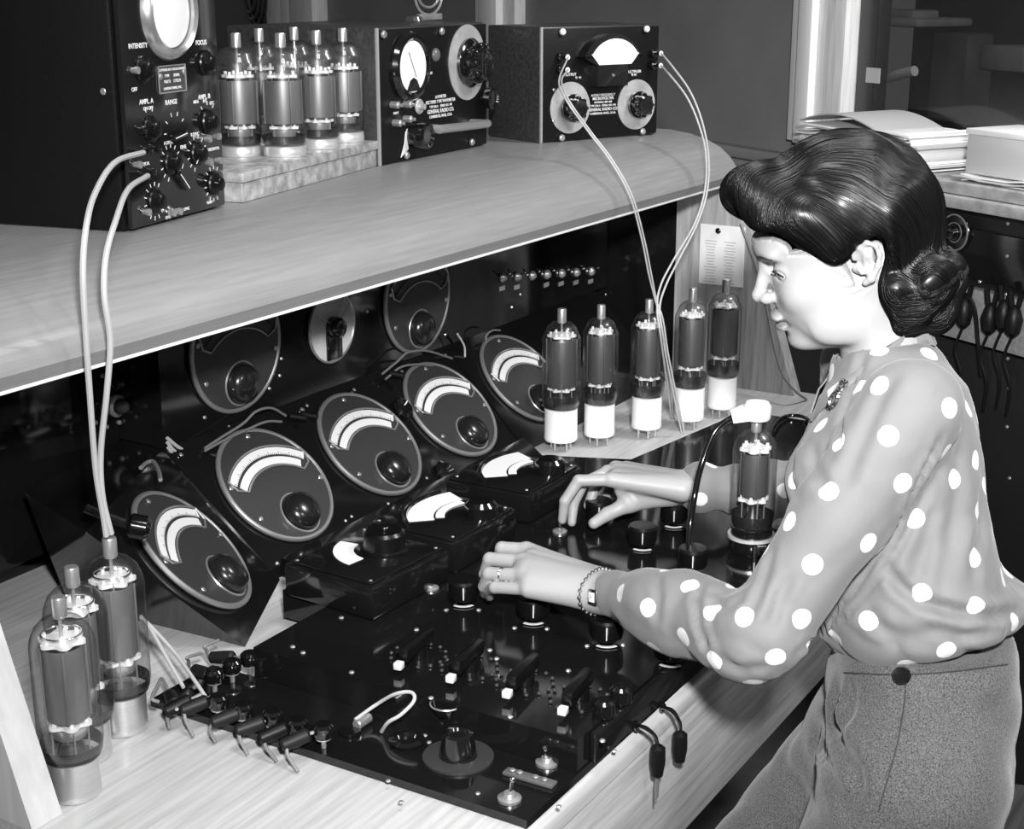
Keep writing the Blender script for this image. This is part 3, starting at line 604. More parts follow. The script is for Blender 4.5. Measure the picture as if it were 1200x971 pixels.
for x, y in ((.024, .194), (.030, .122), (.060, .096), (.040, .096), (.045, .070), (.030, .066), (.028, .022), (.085, .013), (.100, .013), (.182, .097), (.206, .098), (.182, .066), (.206, .066), (.015, .082)):
    k = obj('terminal', MB().lathe([(0, fx), (.0036, fx), (.0036, fx+.004), (.0046, fx+.005), (.0046, fx+.009), (0, fx+.010)], F @ T(x, y, 0), 14), nickel if x > .08 or x < .03 else bake, sc)
for y in (.11, .24): obj('screw', MB().cyl(.0042, 0, .0025, frame(np.array(M @ Vector((-.0001, .02, y+.06))), (0, 0, 1), -u), 12, .001), nickel, sc)
for y in (.05, .187):
    p = F @ Vector((.012, y, fx)); 
# ================================================================== WAVEMETER (box 1)
a = at_z(443, 195, .545); b = at_z(568, 170, .545); u = (b-a)/np.linalg.norm(b-a); W_ = np.linalg.norm(b-a); nn = np.array([u[1], -u[0], 0])
w = thing('wavemeter', 'dark wooden wavemeter case with oval-looking meter, big ringed dial and chrome handle', 'instrument', (a[0], a[1], ZS), math.atan2(u[1], u[0])); M = WM[w]; F = frame((a[0], a[1], ZS), u, nn)
obj('cabinet', MB().box((0, .0, 0), (W_, .30, .222), .004, M), dark_wood, w)
obj('front_panel', MB().box((.004, .003, .0005), (W_-.003, .219, .006), .001, F), crackle, w)
obj('edge_strip', MB().box((-.0008, .0, .0), (.0038, .222, .0055), .001, F), mat('worn_edge', .30, .4), w)
fx = .0062
Mk = F @ T(.090, .157, 0)
mt = obj('meter', MB().lathe([(.058, fx), (.058, fx+.006), (.053, fx+.013), (.047, fx+.014), (.043, fx+.010), (0, fx+.009)], Mk, 48), knobm, w)
obj('meter_scale', MB().cyl(.0425, fx+.0092, fx+.0104, Mk, 40), white, mt); obj('meter_foot', MB().prism([(-.022, -.040), (.022, -.040), (.010, -.022), (0, -.018), (-.010, -.022)], fx+.0106, fx+.0118, Mk), bake, mt)
obj('needle', MB().box((-.0005, -.02, fx+.0106), (.0005, .028, fx+.0112), 0, Mk @ Matrix.Rotation(.5, 4, 'Z')), bake, mt)
tx('VOLTS', .090, .164, .008, mt, F, fx+.0106) if 0 else None
for t in (1.57, 3.3, 4.5, 5.9, .1): obj('screw', MB().cyl(.0032, fx+.0062, fx+.009, Mk @ T(.0545*math.cos(t), .0545*math.sin(t), 0), 10), nickel, mt)
Mk = F @ T(.292, .154, 0)
dl = obj('dial_ring', MB().lathe([(.038, fx), (.066, fx), (.066, fx+.002), (.038, fx+.004), (.038, fx)], Mk, 56), alu, w)
obj('knob', joinmb(lambda q: (q.lathe([(.042, fx+.001), (.043, fx+.010), (.040, fx+.013), (.032, fx+.016), (.030, fx+.040), (.026, fx+.042), (.022, fx+.040), (0, fx+.040)], Mk, 40), [q.ball(.0062, (.031*math.cos(t), .031*math.sin(t), fx+.028), Mk, 8, 2) for t in np.linspace(0, 2*PI, 11)[:-1]])), knobm, w)
Mk = F @ T(.345, .088, 0); kk = obj('knob', MB().lathe([(.006, fx), (.006, fx+.012), (.019, fx+.014), (.020, fx+.026), (.016, fx+.028), (.014, fx+.024), (0, fx+.024)], Mk, 28), knobm, w)
Mk = F @ T(.100, .043, 0); kk = obj('knob', MB().lathe([(.022, fx), (.023, fx+.004), (.020, fx+.018), (.022, fx+.020), (.022, fx+.032), (.018, fx+.034), (.014, fx+.030), (0, fx+.030)], Mk, 32), knobm, w)
obj('pointer', MB().prism([(-.020, .012), (-.026, .006), (-.030, -.012), (-.042, -.034), (-.018, -.022), (-.022, -.006)], fx+.002, fx+.0035, Mk), ptr, kk)
hp = [(.145, .050, fx), (.145, .050, fx+.026), (.150, .050, fx+.032), (.300, .046, fx+.032), (.305, .046, fx+.026), (.305, .046, fx)]
obj('handle', MB().tube(hp, .0075, 12, 4, False, F), nickel, w)
for x, y in ((.012, .212), (.199, .211), (.303, .012), (.076, .011)): obj('screw', MB().cyl(.0065, fx, fx+.007, F @ T(x, y, 0), 14, .002), nickel, w)
for x, y in ((.034, .098), (.074, .096), (.040, .068), (.074, .072)): obj('terminal', MB().cyl(.006, fx, fx+.016, F @ T(x, y, 0), 14, .001).cyl(.003, fx+.016, fx+.022, F @ T(x, y, 0), 10), nickel, w)
obj('terminal', MB().cyl(.013, fx, fx+.006, F @ T(.120, .089, 0), 20, .002).cyl(.005, fx+.006, fx+.014, F @ T(.120, .089, 0), 12), alu, w)
obj('jewel', MB().ball(.012, (0, 0, fx), F @ T(.182, .172, 0), 18, .6), mat('dull_jewel', .12, .2), w)
for s, x, y, sz in (('A-M METER', .198, .1005, .0075), ('RECTIFIER TYPE WAVEMETER', .198, .0925, .0078), ('TYPE 566-A    SERIAL NO. 108', .198, .0845, .006), ('GENERAL RADIO CO.', .198, .0762, .0095), ('CAMBRIDGE, MASS., U.S.A.', .198, .0675, .0068), ('ON OFF', .160, .142, .006), ('INPUT', .050, .083, .006)): tx(s, x, y, sz, w, F, fx)
# plug-in coil lying on the wavemeter
pt = at_z(500, 24, ZS+.222)
co = thing('plug_in_coil', 'oval wire loop coil with a metal clip, on top of the wavemeter', 'coil', (pt[0], pt[1], ZS+.2223)); M2 = WM[co] @ Matrix.Rotation(math.atan2(u[1], u[0]), 4, 'Z')
obj('clip', MB().box((-.03, -.006, 0), (.05, .006, .012), .002, M2), nickel, co)
for dz, rr in ((.045, .045), (.052, .037)):
    obj('loop', MB().tube([(.008+1.1*rr*math.cos(t), 0, dz+.78*rr*math.sin(t)) for t in np.linspace(-PI*.5, PI*1.5, 25)[:-1]], .0026, 8, 1, True, M2), nickel, co)
obj('foot', MB().lathe([(.018, 0), (.014, .008), (0, .012)], M2 @ T(-.045, 0, 0), 18), chrome, co)
# ================================================================== MICROVOLTER (box 2)
a = at_z(632, 168, .545); b = at_z(768, 157, .545); u = (b-a)/np.linalg.norm(b-a); W_ = np.linalg.norm(b-a); nn = np.array([u[1], -u[0], 0])
w = thing('microvolter', 'dark instrument case with fan-shaped meter and two silver-ringed knobs on the shelf', 'instrument', (a[0], a[1], ZS), math.atan2(u[1], u[0])); M = WM[w]; F = frame((a[0], a[1], ZS), u, nn)
obj('cabinet', MB().box((0, .0, 0), (W_, .165, .212), .003, M), dark_wood, w)
obj('front_panel', MB().box((.004, .003, .0005), (W_-.003, .209, .006), .001, F), crackle, w)
obj('edge_strip', MB().box((-.0008, .0, .0), (.0038, .212, .0055), .001, F), mat('worn_edge', .30, .4), w)
cx, cy = .155, .127
fan = [(-.030, -.020), (-.030, .004), (-.078, .030)]+[(.080*math.sin(t), .004+.072*math.cos(t)*.93) for t in np.linspace(-1.25, 1.25, 14)][0:14]+[(.078, .030), (.030, .004), (.030, -.020)]
fan = [(-.038, -.026), (-.038, .012), (-.074, .030)]+[(.078*math.sin(t), -.004+.075*math.cos(t)) for t in np.linspace(-1.15, 1.15, 16)]+[(.074, .030), (.038, .012), (.038, -.026)]
fm = obj('meter', MB().prism(fan, fx, fx+.022, F @ T(cx, cy, 0)), knobm, w)
win = [(-.040, .014), (-.059, .034)]+[(.066*math.sin(t), .002+.060*math.cos(t)) for t in np.linspace(-1.0, 1.0, 14)]+[(.059, .034), (.040, .014)]
obj('meter_scale', MB().prism(win, fx+.0222, fx+.0232, F @ T(cx+.005, cy, 0)), white, fm)
obj('screw', MB().cyl(.0025, fx+.022, fx+.024, F @ T(cx, cy-.006, 0), 10), nickel, fm)
for x, y in ((.068, .063), (.234, .061)):
    Mk = F @ T(x, y, 0)
    d = obj('dial_ring', MB().lathe([(.020, fx), (.048, fx), (.048, fx+.0015), (.026, fx+.003), (.020, fx+.003), (.020, fx)], Mk, 48), alu, w)
    obj('knob', joinmb(lambda q: (q.lathe([(.022, fx+.003), (.026, fx+.006), (.026, fx+.012), (.020, fx+.014), (.019, fx+.030), (.016, fx+.032), (0, fx+.031)], Mk, 32), [q.ball(.005, (.020*math.cos(t), .020*math.sin(t), fx+.022), Mk, 8, 1.8) for t in np.linspace(0, 2*PI, 9)[:-1]])), knobm, d)
for x, y in ((.046, .203), (.254, .204), (.046, .008), (.250, .008)): obj('screw', MB().cyl(.0062, fx, fx+.008, F @ T(x, y, 0), 14, .002), paintw if y > .1 else nickel, w)
BP = []
for x in (.040, .272):
    for y in (.158, .135):
        k = obj('binding_post', MB().cyl(.008, fx, fx+.012, F @ T(x, y, 0), 16, .002).cyl(.003, fx+.012, fx+.026, F @ T(x, y, 0), 10), bake, w)
        obj('lug', MB().torus(.0036, .0018, F @ T(x, y, fx+.027), 14, 6).cyl(.0035, fx+.024, fx+.0268, F @ T(x, y, 0), 12), paintw, k); BP.append(np.array(F @ Vector((x, y, fx+.028))))
for x, y in ((.028, .098), (.028, .040), (.082, .118), (.091, .118), (.222, .118), (.230, .118)): obj('screw', MB().cyl(.003, fx, fx+.003, F @ T(x, y, 0), 10, .001), nickel, w)
for s, x, y, sz in (('OUTPUT', .068, .124, .0075), ('MULTIPLIER', .226, .124, .0075), ('AUDIO FREQUENCY', .150, .083, .0066), ('MICROVOLTER', .150, .0765, .0078), ('INTERNAL IMP. 600', .150, .0695, .0052), ('TYPE 546-A   SERIAL NO. 401', .150, .0632, .0052), ('GENERAL RADIO CO.', .150, .056, .0078), ('CAMBRIDGE, MASS., U.S.A.', .150, .0485, .0056)): tx(s, x, y, sz, w, F, fx)
# ================================================================== WIRES
def wire(name, lab, cat, pts, r, m, group=None): return tag(obj(name, MB().tube(pts, r, 8, 8), m), lab, cat, group)
F = frame(tuple(WM[sc].translation), np.array(WM[sc].col[0][:3]), -np.array(WM[sc].col[1][:3]))
capA = np.array([pA[0], pA[1], .0003+.238+.003]); G = 'pale wires from the oscilloscope to the tube cap'
s1 = np.array(F @ Vector((.024, .096, .014))); s2_ = np.array(F @ Vector((.030, .067, .014)))
wire('test_lead', 'left of two pale wires from oscilloscope to tube cap, from the upper terminal', 'wire', [s1, at_y(135, 190, 1.28), at_y(112, 225, 1.22), at_y(101, 265, 1.17), at_y(97, 320, 1.155), at_y(101, 400, 1.165), at_y(105, 460, 1.18), at_y(112, 550, 1.205), at_y(121, 605, 1.215), capA+[-.004, 0, 0]], .0034, wirew, G)
wire('test_lead', 'right of two pale wires from oscilloscope to tube cap, from the lower terminal', 'wire', [s2_, at_y(150, 222, 1.27), at_y(135, 260, 1.20), at_y(124, 300, 1.17), at_y(122, 345, 1.16), at_y(129, 400, 1.165), at_y(125, 460, 1.18), at_y(118, 530, 1.205), at_y(120, 580, 1.215), capA+[.004, 0, 0]], .0034, wirew, G)
G = 'thin wires hanging from the left posts of the microvolter'
for k, dx in enumerate((0, 3)):
    wire('hook_up_wire', ['thin wire from the upper left post of the fan-meter case down to the tube row', 'thin wire from the lower left post of the fan-meter case down to the tube row'][k], 'wire',
         [BP[k], at_y(655+dx, 95, 1.33), at_y(664+dx, 118, 1.27), at_y(690+dx, 155, 1.24), at_y(715+dx, 188, 1.20), at_y(738+dx, 230, 1.17), at_y(752+dx, 280, 1.165), at_y(760+dx, 320, 1.165), at_y(768+dx*.5, 352, 1.165), at_y(774+dx, 375, 1.155), at_y(781+dx, 420, 1.15), at_z(799+dx, 508, .006)], .0016, wirew, G)
G = 'thin wires hanging from the right posts of the microvolter'
for k, dx in enumerate((0, -3)):
    wire('hook_up_wire', ['thin pale wire from the upper right post of the fan-meter case, outermost', 'thin pale wire from the lower right post of the fan-meter case, inner one'][k], 'wire',
         [BP[2+k], at_y(788+dx, 78+10*k, 1.26), at_y(808+dx, 106+8*k, 1.21), at_y(822+dx, 140+6*k, 1.18), at_y(830+dx, 180, 1.165), at_y(829+dx, 222, 1.16), at_y(817+dx, 262, 1.16), at_y(795+dx*2, 305, 1.16), at_y(780+dx*2, 335, 1.165), at_y(773+dx, 362, 1.16), at_y(778+dx, 400, 1.15), at_z(790+dx, 490, .01)], .0019, wirew, G)
# leads coming out behind the tall tube to the binding posts
G = 'pale leads running from behind the tall tube to the terminals'
for k, l in enumerate(([(176, 736, .07), (195, 770, .05), (215, 805, .032)], [(176, 733, .07), (205, 765, .05), (228, 797, .04), (246, 824, .028)])):
    wire('test_lead', ['shorter pale lead running down to the terminal row', 'longer pale lead running down to the terminal row'][k], 'wire', [at_z(165, 722+2*k, .075)]+[at_z(*q) for q in l], .0024, wirew, G)
# plugs with curled tails lying in the terminal row
G = 'rubber plugs with curled tails along the left edge of the console'
PLG = [((202, 820), (190, 795), (178, 818), (186, 822)), ((210, 826), (198, 832), (196, 840), (198, 846)), ((230, 826), (214, 832), (218, 845), (226, 855)), ((266, 840), (250, 846), (246, 856), (252, 862)), ((295, 850), (278, 856), (282, 868), (290, 876)), ((322, 858), (308, 864), (312, 876), (324, 884)), ((348, 866), (334, 872), (338, 886), (349, 896)), ((238, 788), (222, 782), (220, 770), (236, 765)), ((262, 770), (244, 770), (240, 757), (256, 750))]
nmz = ['with its tail looping up by the tall tube', 'nearest the metal base of the tall tube, tail hanging over the bench', 'second along from the tall tube\'s base', 'in the middle of the row before the bench', 'fourth from the near end with a pale tail', 'second from the near end of the row', 'nearest the viewer, its tail lying on the oak', 'at the rear left with a small loop', 'rearmost with a round wire loop']
for k, (c, t0, t1, t2) in enumerate(PLG):
    pc_, pt0, pt1, pt2 = at_z(*c, .028), at_z(*t0, .025), at_z(*t1, .016 if k not in (0, 7, 8) else .045), at_z(*t2, .012 if k not in (0, 7, 8) else .04)
    if k not in (0, 7, 8): pt2[2] = .0135 if pt2[0] > 1.19 and pt2[1] > .7 else .0035
    t = thing('banana_plug', 'dark rubber plug '+nmz[k], 'plug', (pc_[0], pc_[1], .0104), None, G)
    d = pc_-pt0; d /= np.linalg.norm(d); Fm = frame(pc_-d*.004, np.cross(d, [0, 0, 1]), d)
    obj('sleeve', MB().lathe([(.004, -.016), (.0075, -.013), (.0085, .004), (.0085, .016), (.006, .019), (0, .019)], Fm, 16), rubber if k in (0, 1, 5) else mat('worn_rubber', .010, .5, spec=.3), t)
    obj('pin', MB().cyl(.0022, .019, .032, Fm, 8), nickel, t)
    obj('tail', MB().tube([np.array(Fm @ Vector((0, 0, -.014))), pt0, (pt0+pt1)/2+[0, 0, .002], pt1, pt2], .0021, 8, 6), wireg if k % 2 else mat('mid_wire', .22, .5), t)
# crocodile clip with looped wire on the base panel
t = thing('spring_clip', 'spring clip with bright barrel and looped pale wire on the black base panel', 'clip', tuple(at_z(413, 850, .0104)))
p = at_z(420, 848, .017); d = at_z(432, 840, .017)-p; d /= np.linalg.norm(d); Fm = frame(p, np.cross(d, [0, 0, 1]), d)
obj('barrel', MB().cyl(.0062, -.004, .020, Fm, 16, .001), nickel, t)
obj('jaw', MB().lathe([(.012, -.018), (.013, -.017), (.013, -.014), (.0, -.014)], T(p[0]-.012, p[1]+.004, .0285), 20), bake, t)
obj('wire', MB().tube([at_z(416, 843, .022), at_z(440, 826, .03), at_z(463, 813, .05), at_z(482, 811, .055), at_z(485, 821, .05), at_z(470, 837, .04), at_z(455, 846, .03), at_z(447, 857, .0125)], .0022, 8, 8), wirew, t)
# two leads hanging over the front edge
G = 'black plugs hanging over the front edge of the bench'
for k, l in enumerate((((745, 850), (757, 853), (767, 862), (771, 876)), ((775, 828), (788, 833), (796, 846), (797, 860)))):
    P = [at_y(*l[0], .692), at_y(*l[1], .675), at_y(*l[2], .672), at_y(*l[3], .680)]
    t = thing('hanging_plug', ['black rubber plug hanging over the front edge, nearer one with frayed ends', 'black rubber plug hanging over the front edge, farther one'][k], 'plug', tuple(P[3]), None, G)
    obj('lead', MB().tube(P, .0028, 8, 8), mat('black_gloss_lead', .006, .12), t)
    q = np.array(P[3]); 
    obj('sleeve', MB().lathe([(.004, .004), (.009, 0), (.0095, -.020), (.007, -.036), (0, -.036)], T(*q), 18), rubber, t)
    if k == 0: obj('frayed_ends', joinmb(lambda m_: [m_.tube([q+[0, 0, -.034], q+[.004*s, 0, -.05], q+[.007*s, .002*s, -.066-.004*abs(s)]], .0012, 6, 3) for s in (-1, -.3, .5, 1.1)]), mat('dull_wire', .12, .4), t)
# ================================================================== CARD ON END PANEL + hanging cord
c0, c1 = at_x(821, 262, 2.9175), at_x(870, 337, 2.9175)
t = thing('pinned_card', 'white typed card pinned to the oak end panel behind the tubes', 'card', (2.9195, (c0[1]+c1[1])/2, c1[2]))
obj('sheet', MB().box((2.9185, c1[1], c1[2]), (2.9195, c0[1], c0[2])), paper, t)
obj('pin', MB().ball(.0065, (0, 0, 0), frame((2.9175, (c0[1]+c1[1])/2+.01, c0[2]-.012), (0, 1, 0), (-1, 0, 0)), 12, .5), bake, t)
q = MB()
for col in (.25, .68):
    for i in range(22):
        y = c1[1]+(c0[1]-c1[1])*(1-col); z = c0[2]-.035-i*.0062; wd = .008+.006*rng.random()
        q.box((2.918, y-wd, z), (2.9184, y+wd, z+.0014))
obj('typed_lines', q, mat('faded_type', .42, .6), t)
wire('thin_cord', 'thin pale cord hanging behind the woman\'s face down to the bench', 'cord', [at_x(868, 262, 2.90), at_x(885, 310, 2.895), at_x(898, 360, 2.88), at_x(908, 410, 2.86), at_x(918, 440, 2.85), at_x(932, 458, 2.84), at_z(945, 468, .003)], .0028, wireg)
wire('black_cord', 'black cord looped on the deck behind the clamped tube', 'cord', [at_z(902, 590, .053), at_z(903, 540, .06), at_z(905, 505, .06), at_z(920, 488, .056), at_z(945, 490, .056), at_z(950, 510, .056), at_z(930, 530, .055)], .0035, mat('black_gloss_lead', .006, .12))
# ================================================================== PAPERS, BOX on the window sill
def wp(x, y, d, v=None):
    d = d-.26
    return WFi @ Vector(at_pl(x, y, W0+wn*d, wn))
def wp0(x, y, d):    # point in front of the partition by d
    q = WFi @ Vector(at_pl(x, y, W0+wn*d, wn)); return q
zs = .4505
def sheets(nm, lab, u0, u1, d0, d1, z, n_, th, m, curl=0, grp=None, cat='papers'):
    t = thing(nm, lab, cat, tuple(WF @ Vector(((u0+u1)/2, z, zo*(d0+d1)/2))), None, grp)
    for i in range(n_):
        q = MB(); du, dd_ = rng.uniform(-.012, .012, 2); zz = z+i*(th+.0016); N = 14
        lo, hi = [], []
        for k in range(N+1):
            f = k/N; lift = curl*math.sin(PI*f)*(.4+.6*rng.random()*0+i/n_)+ (.004*math.sin(7*f+i))
            lift = max(0, lift); lo.append((u0+du+(u1-u0)*f, zz+lift)); hi.append((u0+du+(u1-u0)*f, zz+lift+th))
        pts = lo+hi[::-1]
        q.prism(pts, min(zo*(d0+dd_), zo*(d1+dd_)), max(zo*(d0+dd_), zo*(d1+dd_)), WF); obj('sheet', q, m[i % len(m)], t, sharp=50)
    return t
ua, ub = wp(985, 180, .12)[0], wp(1128, 180, .12)[0]
G = 'papers piled on the window sill'
sheets('paper_stack', 'loose creased sheets at the bottom of the pile on the window sill', ua+.02, ub, .0-.19, -.01, zs, 5, .002, [paper, paper, papd], .004, G)
sheets('folded_papers', 'thick bundle of folded white papers in the middle of the pile', ua, ub-.03, -.20, -.02, zs+.026, 9, .0035, [paper, papd, paper], .005, G)
t = thing('paper_folder', 'curved manila folder lying over the top of the paper pile', 'folder', tuple(WF @ Vector((ua, zs+.075, zo*-.11))), None, G)
q = MB(); N = 20; pts = []
for k in range(N+1): f = k/N; pts.append((ua-.01+(ub-ua)*f, zs+.078+.028*math.sin(PI*min(1, f*1.3))*(1-f*.2)-.030*f*f))
q.prism([(x, y) for x, y in pts]+[(x, y+.0028) for x, y in pts[::-1]], min(zo*-.21, zo*-.02), max(zo*-.21, zo*-.02), WF); obj('cover', q, papd, t, sharp=60)
q = MB(); ptc = [(ub-.055+.022*math.sin(PI*k/12), zs+.012+.066*k/12) for k in range(13)]
q.prism(ptc+[(x+.002, y) for x, y in ptc[::-1]], min(zo*-.20, zo*-.025), max(zo*-.20, zo*-.025), WF); obj('curled_back', q, paper, t, sharp=60)
u0, u1 = wp(1145, 180, .20)[0], wp(1145, 180, .20)[0]+.19
sheets('paper_stack', 'a few flat sheets lying under the pale cardboard box', u0-.008, u1+.02, -.19, -.01, zs, 3, .0025, [paper, papd], .0015, G)
t = thing('cardboard_box', 'pale cardboard box with a lid, standing at the right end of the sill', 'box', tuple(WF @ Vector(((u0+u1)/2, zs+.014, zo*-.10)))); q = MB(); q.box((u0, zs+.0142, min(zo*-.17, zo*-.03)), (u1, zs+.092, max(zo*-.17, zo*-.03)), .002, WF)
obj('body', q, mat('pale_card', .60, .6, noise=(3, .08, (1, 1, 1), 3)), t)
q = MB(); q.box((u0-.003, zs+.0922, min(zo*-.174, zo*-.026)), (u1+.003, zs+.104, max(zo*-.174, zo*-.026)), .002, WF); obj('lid', q, paper, t)
# little tag on the window
q = MB(); a_, b_ = wv(1013, 79), wv(1028, 98); q.box((a_[0], b_[1], min(zo*-.2375, zo*-.236)), (b_[0], a_[1], max(zo*-.2375, zo*-.236)), 0, WF); tag(obj('paper_label', q, mat('tag_grey', .5, .6)), 'small pale label stuck on the dark window beside the post', 'label')
# solid shapes behind the glass, added to imply reflections in it
def far(nm, lab, cat, x0, y0, x1, y1, d, col, th=.12):
    P = [WFi @ Vector(at_pl(x, y, W0-wn*(d+.22), wn)) for x, y in ((x0, y1), (x1, y0))]
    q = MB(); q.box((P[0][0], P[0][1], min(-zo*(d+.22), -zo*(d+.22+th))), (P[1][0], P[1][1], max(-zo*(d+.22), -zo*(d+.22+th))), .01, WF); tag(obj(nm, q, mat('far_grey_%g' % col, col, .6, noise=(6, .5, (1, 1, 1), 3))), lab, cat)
far('reflection_board', 'dim board standing in for a reflection at the top of the window', 'shelf', 1012, 22, 1075, 30, 1.1, .22, .25)
far('reflection_block', 'dim pale block standing in for a reflection in the window near the top right', 'box', 1145, 55, 1200, 82, 1.0, .16)
far('reflection_block', 'low dim block standing in for a reflection in the window at upper left', 'box', 1018, 12, 1070, 22, 1.15, .20)
far('reflection_slab', 'dark upright block standing in for a reflection in the middle of the window', 'cabinet', 1085, 40, 1135, 140, 1.2, .07)
t = thing('reflection_tube', 'small bright tubular shape standing in for a reflection in the window glass', 'reflection_shape', tuple(at_pl(1050, 88, W0-wn*.7, wn)))
obj('tube_body', MB().tube([at_pl(x, y, W0-wn*.7, wn) for x, y in ((1032, 97), (1048, 89), (1072, 83))], [.004, .014, .014], 12, 3), mat('far_bright', .6, .3), t)
obj('cord', MB().tube([at_pl(x, y, W0-wn*.7, wn) for x, y in ((1032, 97), (1029, 100), (1036, 104))], .003, 6, 4), wirew, t)
# coil at the dark far-left pane, modelled to stand for a reflection
t = thing('reflection_coil', 'dark coil standing in for a reflection in the pane above the left end of the shelf', 'cable', tuple(at_pl(295, 10, W0-wn*.20, wn)))
for k in range(4):
    c = WFi @ Vector(at_pl(296, -8, W0-wn*.20, wn)); r = .16-.028*k
    obj('turn', MB().tube([WF @ Vector((c[0]+r*math.cos(a), c[1]+r*1.1*math.sin(a), zo*(-.215+.01*k))) for a in np.linspace(0, 2*PI, 33)[:-1]], .010, 8, 1, True), mat('cable_dark', .05, .25), t)
# ================================================================== RACK under the sill at right
rk = thing('equipment_rack', 'black equipment rack with a ringed dial below the window sill', 'rack', tuple(WF @ Vector((wu(1150), FZ, zo*.12)))); du = wu(1085)
def wb2(q, u0, u1, v0, v1, d0, d1, bev=.002): return q.box((u0, v0, min(zo*d0, zo*d1)), (u1, v1, max(zo*d0, zo*d1)), bev, WF)
ul = (WFi @ Vector(at_pl(1045, 300, W0, wn)))[0]
va = (WFi @ Vector(at_pl(1150, 341, W0+wn*.01, wn)))[1]; vb = (WFi @ Vector(at_pl(1150, 405, W0+wn*.01, wn)))[1]
q = MB(); wb2(q, ul, uR, FZ, .398, -.40, -.02); obj('cabinet', q, mat('rack_black', .015, .3), rk)
q = MB(); wb2(q, ul, uR, va+.01, .36, .0-.0197, -.005); obj('panel', q, blk, rk)
q = MB(); wb2(q, ul, uR, vb, va, .0-.0197, .010); obj('pale_strip', q, wood('strip_wood', .28, .2), rk)
q = MB(); wb2(q, ul, uR, FZ+.05, vb-.01, .0-.0197, -.006); obj('panel', q, mat('rack_black', .015, .3), rk)
Mk = frame(at_pl(1120, 272, W0-wn*.0045, wn), wx, wn)
d = obj('dial', MB().cyl(.040, 0, .004, Mk, 40, .001), bake, rk); obj('rim', MB().torus(.036, .0016, Mk @ T(0, 0, .004), 40, 6), nickel, d); obj('knob', MB().lathe([(.016, .004), (.015, .022), (.008, .026), (0, .026)], Mk, 24), knobm, d); obj('inner_ring', MB().torus(.020, .0010, Mk @ T(0, 0, .005), 30, 6), nickel, d)
for x, y in ((1180, 230), (1181, 262), (1180, 300), (1179, 345), (1181, 420), (1182, 455), (1180, 500), (1183, 560), (1150, 231), (1148, 330)):
    obj('rivet', MB().ball(.004, (0, 0, 0), frame(at_pl(x, y, W0+wn*(-.004 if y < 335 else .011 if y < 410 else -.005), wn), wx, wn), 8, .7), nickel, rk)
# dark spring clips with cords hung along the pale strip
G = 'dark clips hung on the pale strip beneath the rack panel'
for k, (x, y) in enumerate(((1130, 365), (1160, 372), (1176, 368), (1188, 375))):
    p = at_pl(x, y, W0+wn*.028, wn); t = thing('hanging_clip', ['dark clip on the pale strip, nearest the woman\'s hair', 'large dark clip pair left of the rivets, handles upward', 'dark clip just left of the line of rivets', 'dark clip at the far right end of the strip'][k], 'clip', tuple(p), None, G)
    Mk = frame(p, wx, wn)
    obj('jaw', MB().lathe([(.004, -.035), (.014, -.025), (.018, 0), (.012, .02), (.006, .028), (0, .03)], Mk @ Matrix.Rotation(-PI/2, 4, 'X'), 14), rubber, t)
    for s in (-1, 1): obj('handle', MB().tube([(.004*s, .015, 0), (.010*s, .035, 0), (.014*s, .055, 0)], .0055, 8, 3, False, Mk), rubber, t)
    obj('cord', MB().tube([(0, -.03, 0), (-.012, -.08, .004), (.008, -.13, .002), (.004, -.19, .0)], .003, 8, 5, False, Mk), rubber, t)
t = wire('loop_cord', 'black cord looping down from the rack beside the woman\'s hair', 'cord', [at_pl(x, y, W0+wn*.028, wn) for x, y in ((1118, 352), (1132, 345), (1142, 362), (1146, 400), (1150, 440))], .004, rubber)
# ================================================================== WOMAN: implicit surfaces meshed with surface nets
f4 = np.float32
class Grid:
    def __init__(s, lo, hi, h):
        s.lo = np.array(lo, float); s.h = h; s.n = (np.ceil((np.array(hi)-s.lo)/h)).astype(int)+1
        ax = [(s.lo[i]+h*np.arange(s.n[i])).astype(f4) for i in range(3)]
        s.x, s.y, s.z = ax[0][:, None, None], ax[1][None, :, None], ax[2][None, None, :]
        s.v = np.full(s.n, 1., f4)
    def sub(s, c, r):     # index window around a box centre c, half size r
        a = np.maximum(0, np.floor((np.array(c)-r-s.lo)/s.h).astype(int)); b = np.minimum(s.n, np.ceil((np.array(c)+r-s.lo)/s.h).astype(int)+1)
        return tuple(slice(int(i), int(max(i, j))) for i, j in zip(a, b))
    def loc(s, w): return s.x[w[0]], s.y[:, w[1]], s.z[:, :, w[2]]
def smin(a, b, k):
    if k <= 0: return np.minimum(a, b)
    h = np.clip(.5+.5*(b-a)/k, 0, 1); return b+(a-b)*h-k*h*(1-h)
def smax(a, b, k): return -smin(-a, -b, k)
def cap_f(X, Y, Z, a, b, ra, rb):
    a = np.array(a, float); b = np.array(b, float); d = b-a; L = max(d@d, 1e-9)
    t = np.clip(((X-a[0])*d[0]+(Y-a[1])*d[1]+(Z-a[2])*d[2])/L, 0, 1).astype(f4)
    return np.sqrt((X-a[0]-t*d[0])**2+(Y-a[1]-t*d[1])**2+(Z-a[2]-t*d[2])**2)-(ra+(rb-ra)*t)
def ell_f(X, Y, Z, c, r, R=None):
    dx, dy, dz = X-c[0], Y-c[1], Z-c[2]
    if R is not None: dx, dy, dz = (R[0][0]*dx+R[0][1]*dy+R[0][2]*dz, R[1][0]*dx+R[1][1]*dy+R[1][2]*dz, R[2][0]*dx+R[2][1]*dy+R[2][2]*dz)
    k0 = np.sqrt((dx/r[0])**2+(dy/r[1])**2+(dz/r[2])**2); k1 = np.sqrt((dx/r[0]**2)**2+(dy/r[1]**2)**2+(dz/r[2]**2)**2)+1e-6
    return k0*(k0-1)/k1
